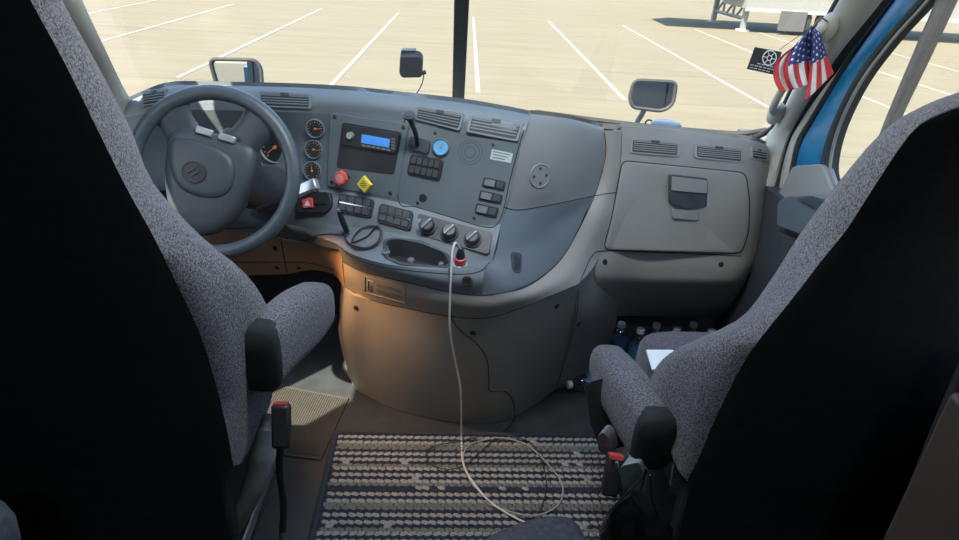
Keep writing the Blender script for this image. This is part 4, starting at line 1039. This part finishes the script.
nt.links.new(tc.outputs['Object'], br.inputs['Vector'])
mx = nt.nodes.new('ShaderNodeMixRGB'); mx.blend_type = 'MULTIPLY'; mx.inputs['Fac'].default_value = 1
nt.links.new(rp.outputs[0], mx.inputs[1]); nt.links.new(br.outputs['Color'], mx.inputs[2]); nt.links.new(mx.outputs[0], b.inputs['Base Color'])
gm = MB().add([(-120, -60, 0), (120, -60, 0), (120, 160, 0), (-120, 160, 0)], [(0, 1, 2, 3)]).build('parking_lot', GRD, smooth=False)
gm.location = (0, 0, -1.2); gm['kind'] = 'structure'
PAINT = mat('white_road_paint', (.195, .195, .187), .9, nscale=8, namt=.05)
for x in (-11.4, -8.6, -5.38, -2.5, .315, 3.17, 6.0, 8.78, 11.3, 14.1):
    o = MB().box((x-.043, 12.9, -1.199), (x+.043, 26.5, -1.192)).build('parking_line', PAINT, smooth=False); o['kind'] = 'structure'
# truck hood and outer sill
hd_ = MB(); rg = []
for y, z, w in ((2.5, .80, .95), (3.0, .70, .92), (3.6, .55, .86), (4.2, .34, .78), (4.5, .05, .72)):
    rg.append([Vector((w*math.sin(a), y, z-.35*(1-math.cos(a)))) for a in [R_(-85+k*17) for k in range(11)]]+[Vector((w, y, -.4)), Vector((-w, y, -.4))])
tag(hd_.loft(rg).build('truck_hood', CABBLUE), 'blue truck hood just beyond the windshield', 'hood')
MIR = mat('mirror_glass', (.6, .64, .66), .02, metal=1.0, namt=0)
SHELLM = mat('grey_mirror_shell', (.10, .10, .085), .5)
def hood_mirror(name, poly, Y, gl, stalk, label, tilt):
    q = roundpoly(poly, 7); A = [P(x, y, Y) for x, y in q]; c = sum(A, Vector())/len(A)
    tl_ = Matrix.Rotation(R_(tilt), 3, 'Z') @ Matrix.Rotation(R_(-4), 3, 'X')
    r = empty(name, c, label, 'mirror')
    sh = [[c+tl_@((v-c)*s)+tl_@Vector((0, d, 0)) for v in A] for s, d in ((.94, 0), (1.0, .01), (1.0, .04), (.8, .085), (.3, .10))]
    MB().loft(sh).build('mirror_shell', SHELLM, r, auto=60)
    MB().tube([c+tl_@((v-c)*.97)+tl_@Vector((0, -.004, 0)) for v in A], .009, 8, closed=True).build('mirror_rim', SEAL, r)
    ml = [[c+tl_@((v-c)*s)+tl_@Vector((0, d, 0)) for v in A] for s, d in ((gl, -.002), (gl, .004))]
    MB().loft(ml).build('mirror_glass', MIR, r, smooth=False)
    MB().tube(curve([c+Vector((0, .06, -.05))]+[P(*s) for s in stalk], 4), .014, 10).build('mirror_stalk', SHELLM, r)
hood_mirror('hood_mirror', [(209, 58), (255, 60), (261, 68), (263, 89), (218, 88)], 3.3, .86, [(240, 92, 3.36), (238, 110, 3.38)], 'left hood mirror outside the windshield above the steering wheel', 7)
hood_mirror('hood_mirror', [(634, 80), (677, 81), (673, 104), (662, 111), (632, 108), (629, 98)], 3.4, .88, [(642, 114, 3.46), (637, 122, 3.48)], 'right hood mirror outside the windshield above the passenger dash', -8)
# semi trailer
st = empty('semi_trailer', (16, 27.5, -1.2), 'white semi trailer parked across the far right of the lot', 'trailer')
WP_ = mat('white_trailer_paint', (.19, .19, .18), .5); GP = mat('grey_galvanised', (.30, .30, .28), .6)
yN = 26.3
xb = P(746, 8, yN).x; zb = P(760, 9.5, yN).z
MB().box((xb, yN, zb), (xb+14, yN+2.5, zb+2.8)).box((xb-3.4, yN, zb+.75), (xb, yN+2.5, zb+2.8)).build('trailer_body', WP_, st, smooth=False)
MB().box((xb, yN-.03, zb-.08), (xb+14, yN+.05, zb+.03)).build('side_rail', GP, st, smooth=False)
for (x, y0) in ((713, 22), (742, 31)):
    f = PZ(x, y0, -1.2); f.y = max(f.y, yN+.1) if f.y > yN else f.y
    lg = MB().box((f.x-.09, f.y-.09, -1.15), (f.x+.09, f.y+.09, zb+.8)); lg.build('landing_leg', WP_, st, smooth=False)
    MB().box((f.x-.2, f.y-.2, -1.2), (f.x+.2, f.y+.2, -1.13)).build('landing_foot', GP, st, smooth=False)
f1, f2 = PZ(713, 22, -1.2), PZ(742, 31, -1.2)
mb = MB()
for k in range(3):
    a = f1.lerp(f2, k/3+.05); b2_ = f1.lerp(f2, k/3+.28)
    mb.tube([Vector((a.x, a.y, -.75)), Vector((b2_.x, b2_.y, -.2))], .05, 6); mb.tube([Vector((b2_.x, b2_.y, -.2)), Vector((b2_.x, b2_.y, -.75))], .05, 6)
mb.tube([Vector((f1.x, f1.y, -.75)), Vector((f2.x, f2.y, -.75))], .07, 6); mb.tube([Vector((f1.x, f1.y, -.15)), Vector((f2.x, f2.y, -.15))], .07, 6)
mb.build('leg_bracing', WP_, st)
tx = P(792, 30, yN-.1).x
for dx in (-.1, 1.15, 2.4):
    c = Vector((tx+dx+.35, yN+.05, -.68)); MB().lathe([(.3, 0), (.5, .03), (.52, .1), (.52, .28), (.5, .33), (.3, .36)], c, Vector((0, 1, 0)), 24).build('wheel', mat('tyre', (.03, .03, .03), .8), st)
MB().box((tx-.55, yN-.08, -1.05), (tx+.45, yN-.03, zb)).build('mud_flap', mat('grey_flap', (.07, .07, .07), .8), st, smooth=False)

# ================================================================== lights
sun = bpy.data.lights.new('sun', 'SUN'); sun.energy = 18; sun.angle = R_(.6); sun.color = (1, .91, .74)
so = bpy.data.objects.new('sun', sun); col.objects.link(so)
to = Vector((-.40, -.45, .80)).normalized(); so.rotation_euler = to.to_track_quat('Z', 'Y').to_euler()
w = bpy.data.worlds.new('world'); bpy.context.scene.world = w; w.use_nodes = True
nt = w.node_tree; bg = nt.nodes['Background']; sky = nt.nodes.new('ShaderNodeTexSky'); sky.sky_type = 'NISHITA'; sky.sun_disc = False
sky.sun_elevation = R_(50); sky.sun_rotation = math.atan2(to.x, to.y); nt.links.new(sky.outputs[0], bg.inputs['Color']); bg.inputs['Strength'].default_value = .55
# unseen ceiling lamp added to brighten the dash and cab interior
dl = empty('front_fill_lamp', (0, 1.2, 1.93), 'flat added ceiling fill lamp above the front seats', 'lamp')
MB().box((-.3, 1.12, 1.915), (.3, 1.32, 1.93)).build('added_lamp_housing', WHITE, dl, bevel=.004)
la = bpy.data.lights.new('front_fill_light', 'AREA'); la.shape = 'RECTANGLE'; la.size = .6; la.size_y = .2; la.energy = 22; la.color = (.92, .97, 1)
lo = bpy.data.objects.new('front_fill_light', la); col.objects.link(lo); lo.location = (0, 1.22, 1.905); lo.rotation_euler = (R_(30), 0, 0)

# ================================================================== camera
cam = bpy.data.cameras.new('camera'); cam.sensor_width = 36; cam.lens = FOC/959*36; cam.clip_start = .02; cam.clip_end = 500
co = bpy.data.objects.new('camera', cam); col.objects.link(co)
M = Matrix((RT, UP, -FW)).transposed().to_4x4(); M.translation = CAM; co.matrix_world = M
sc = bpy.context.scene; sc.camera = co
sc.view_settings.view_transform = 'Standard'; sc.view_settings.look = 'None'; sc.view_settings.exposure = .22; sc.view_settings.gamma = 1
sc.view_settings.use_curve_mapping = False
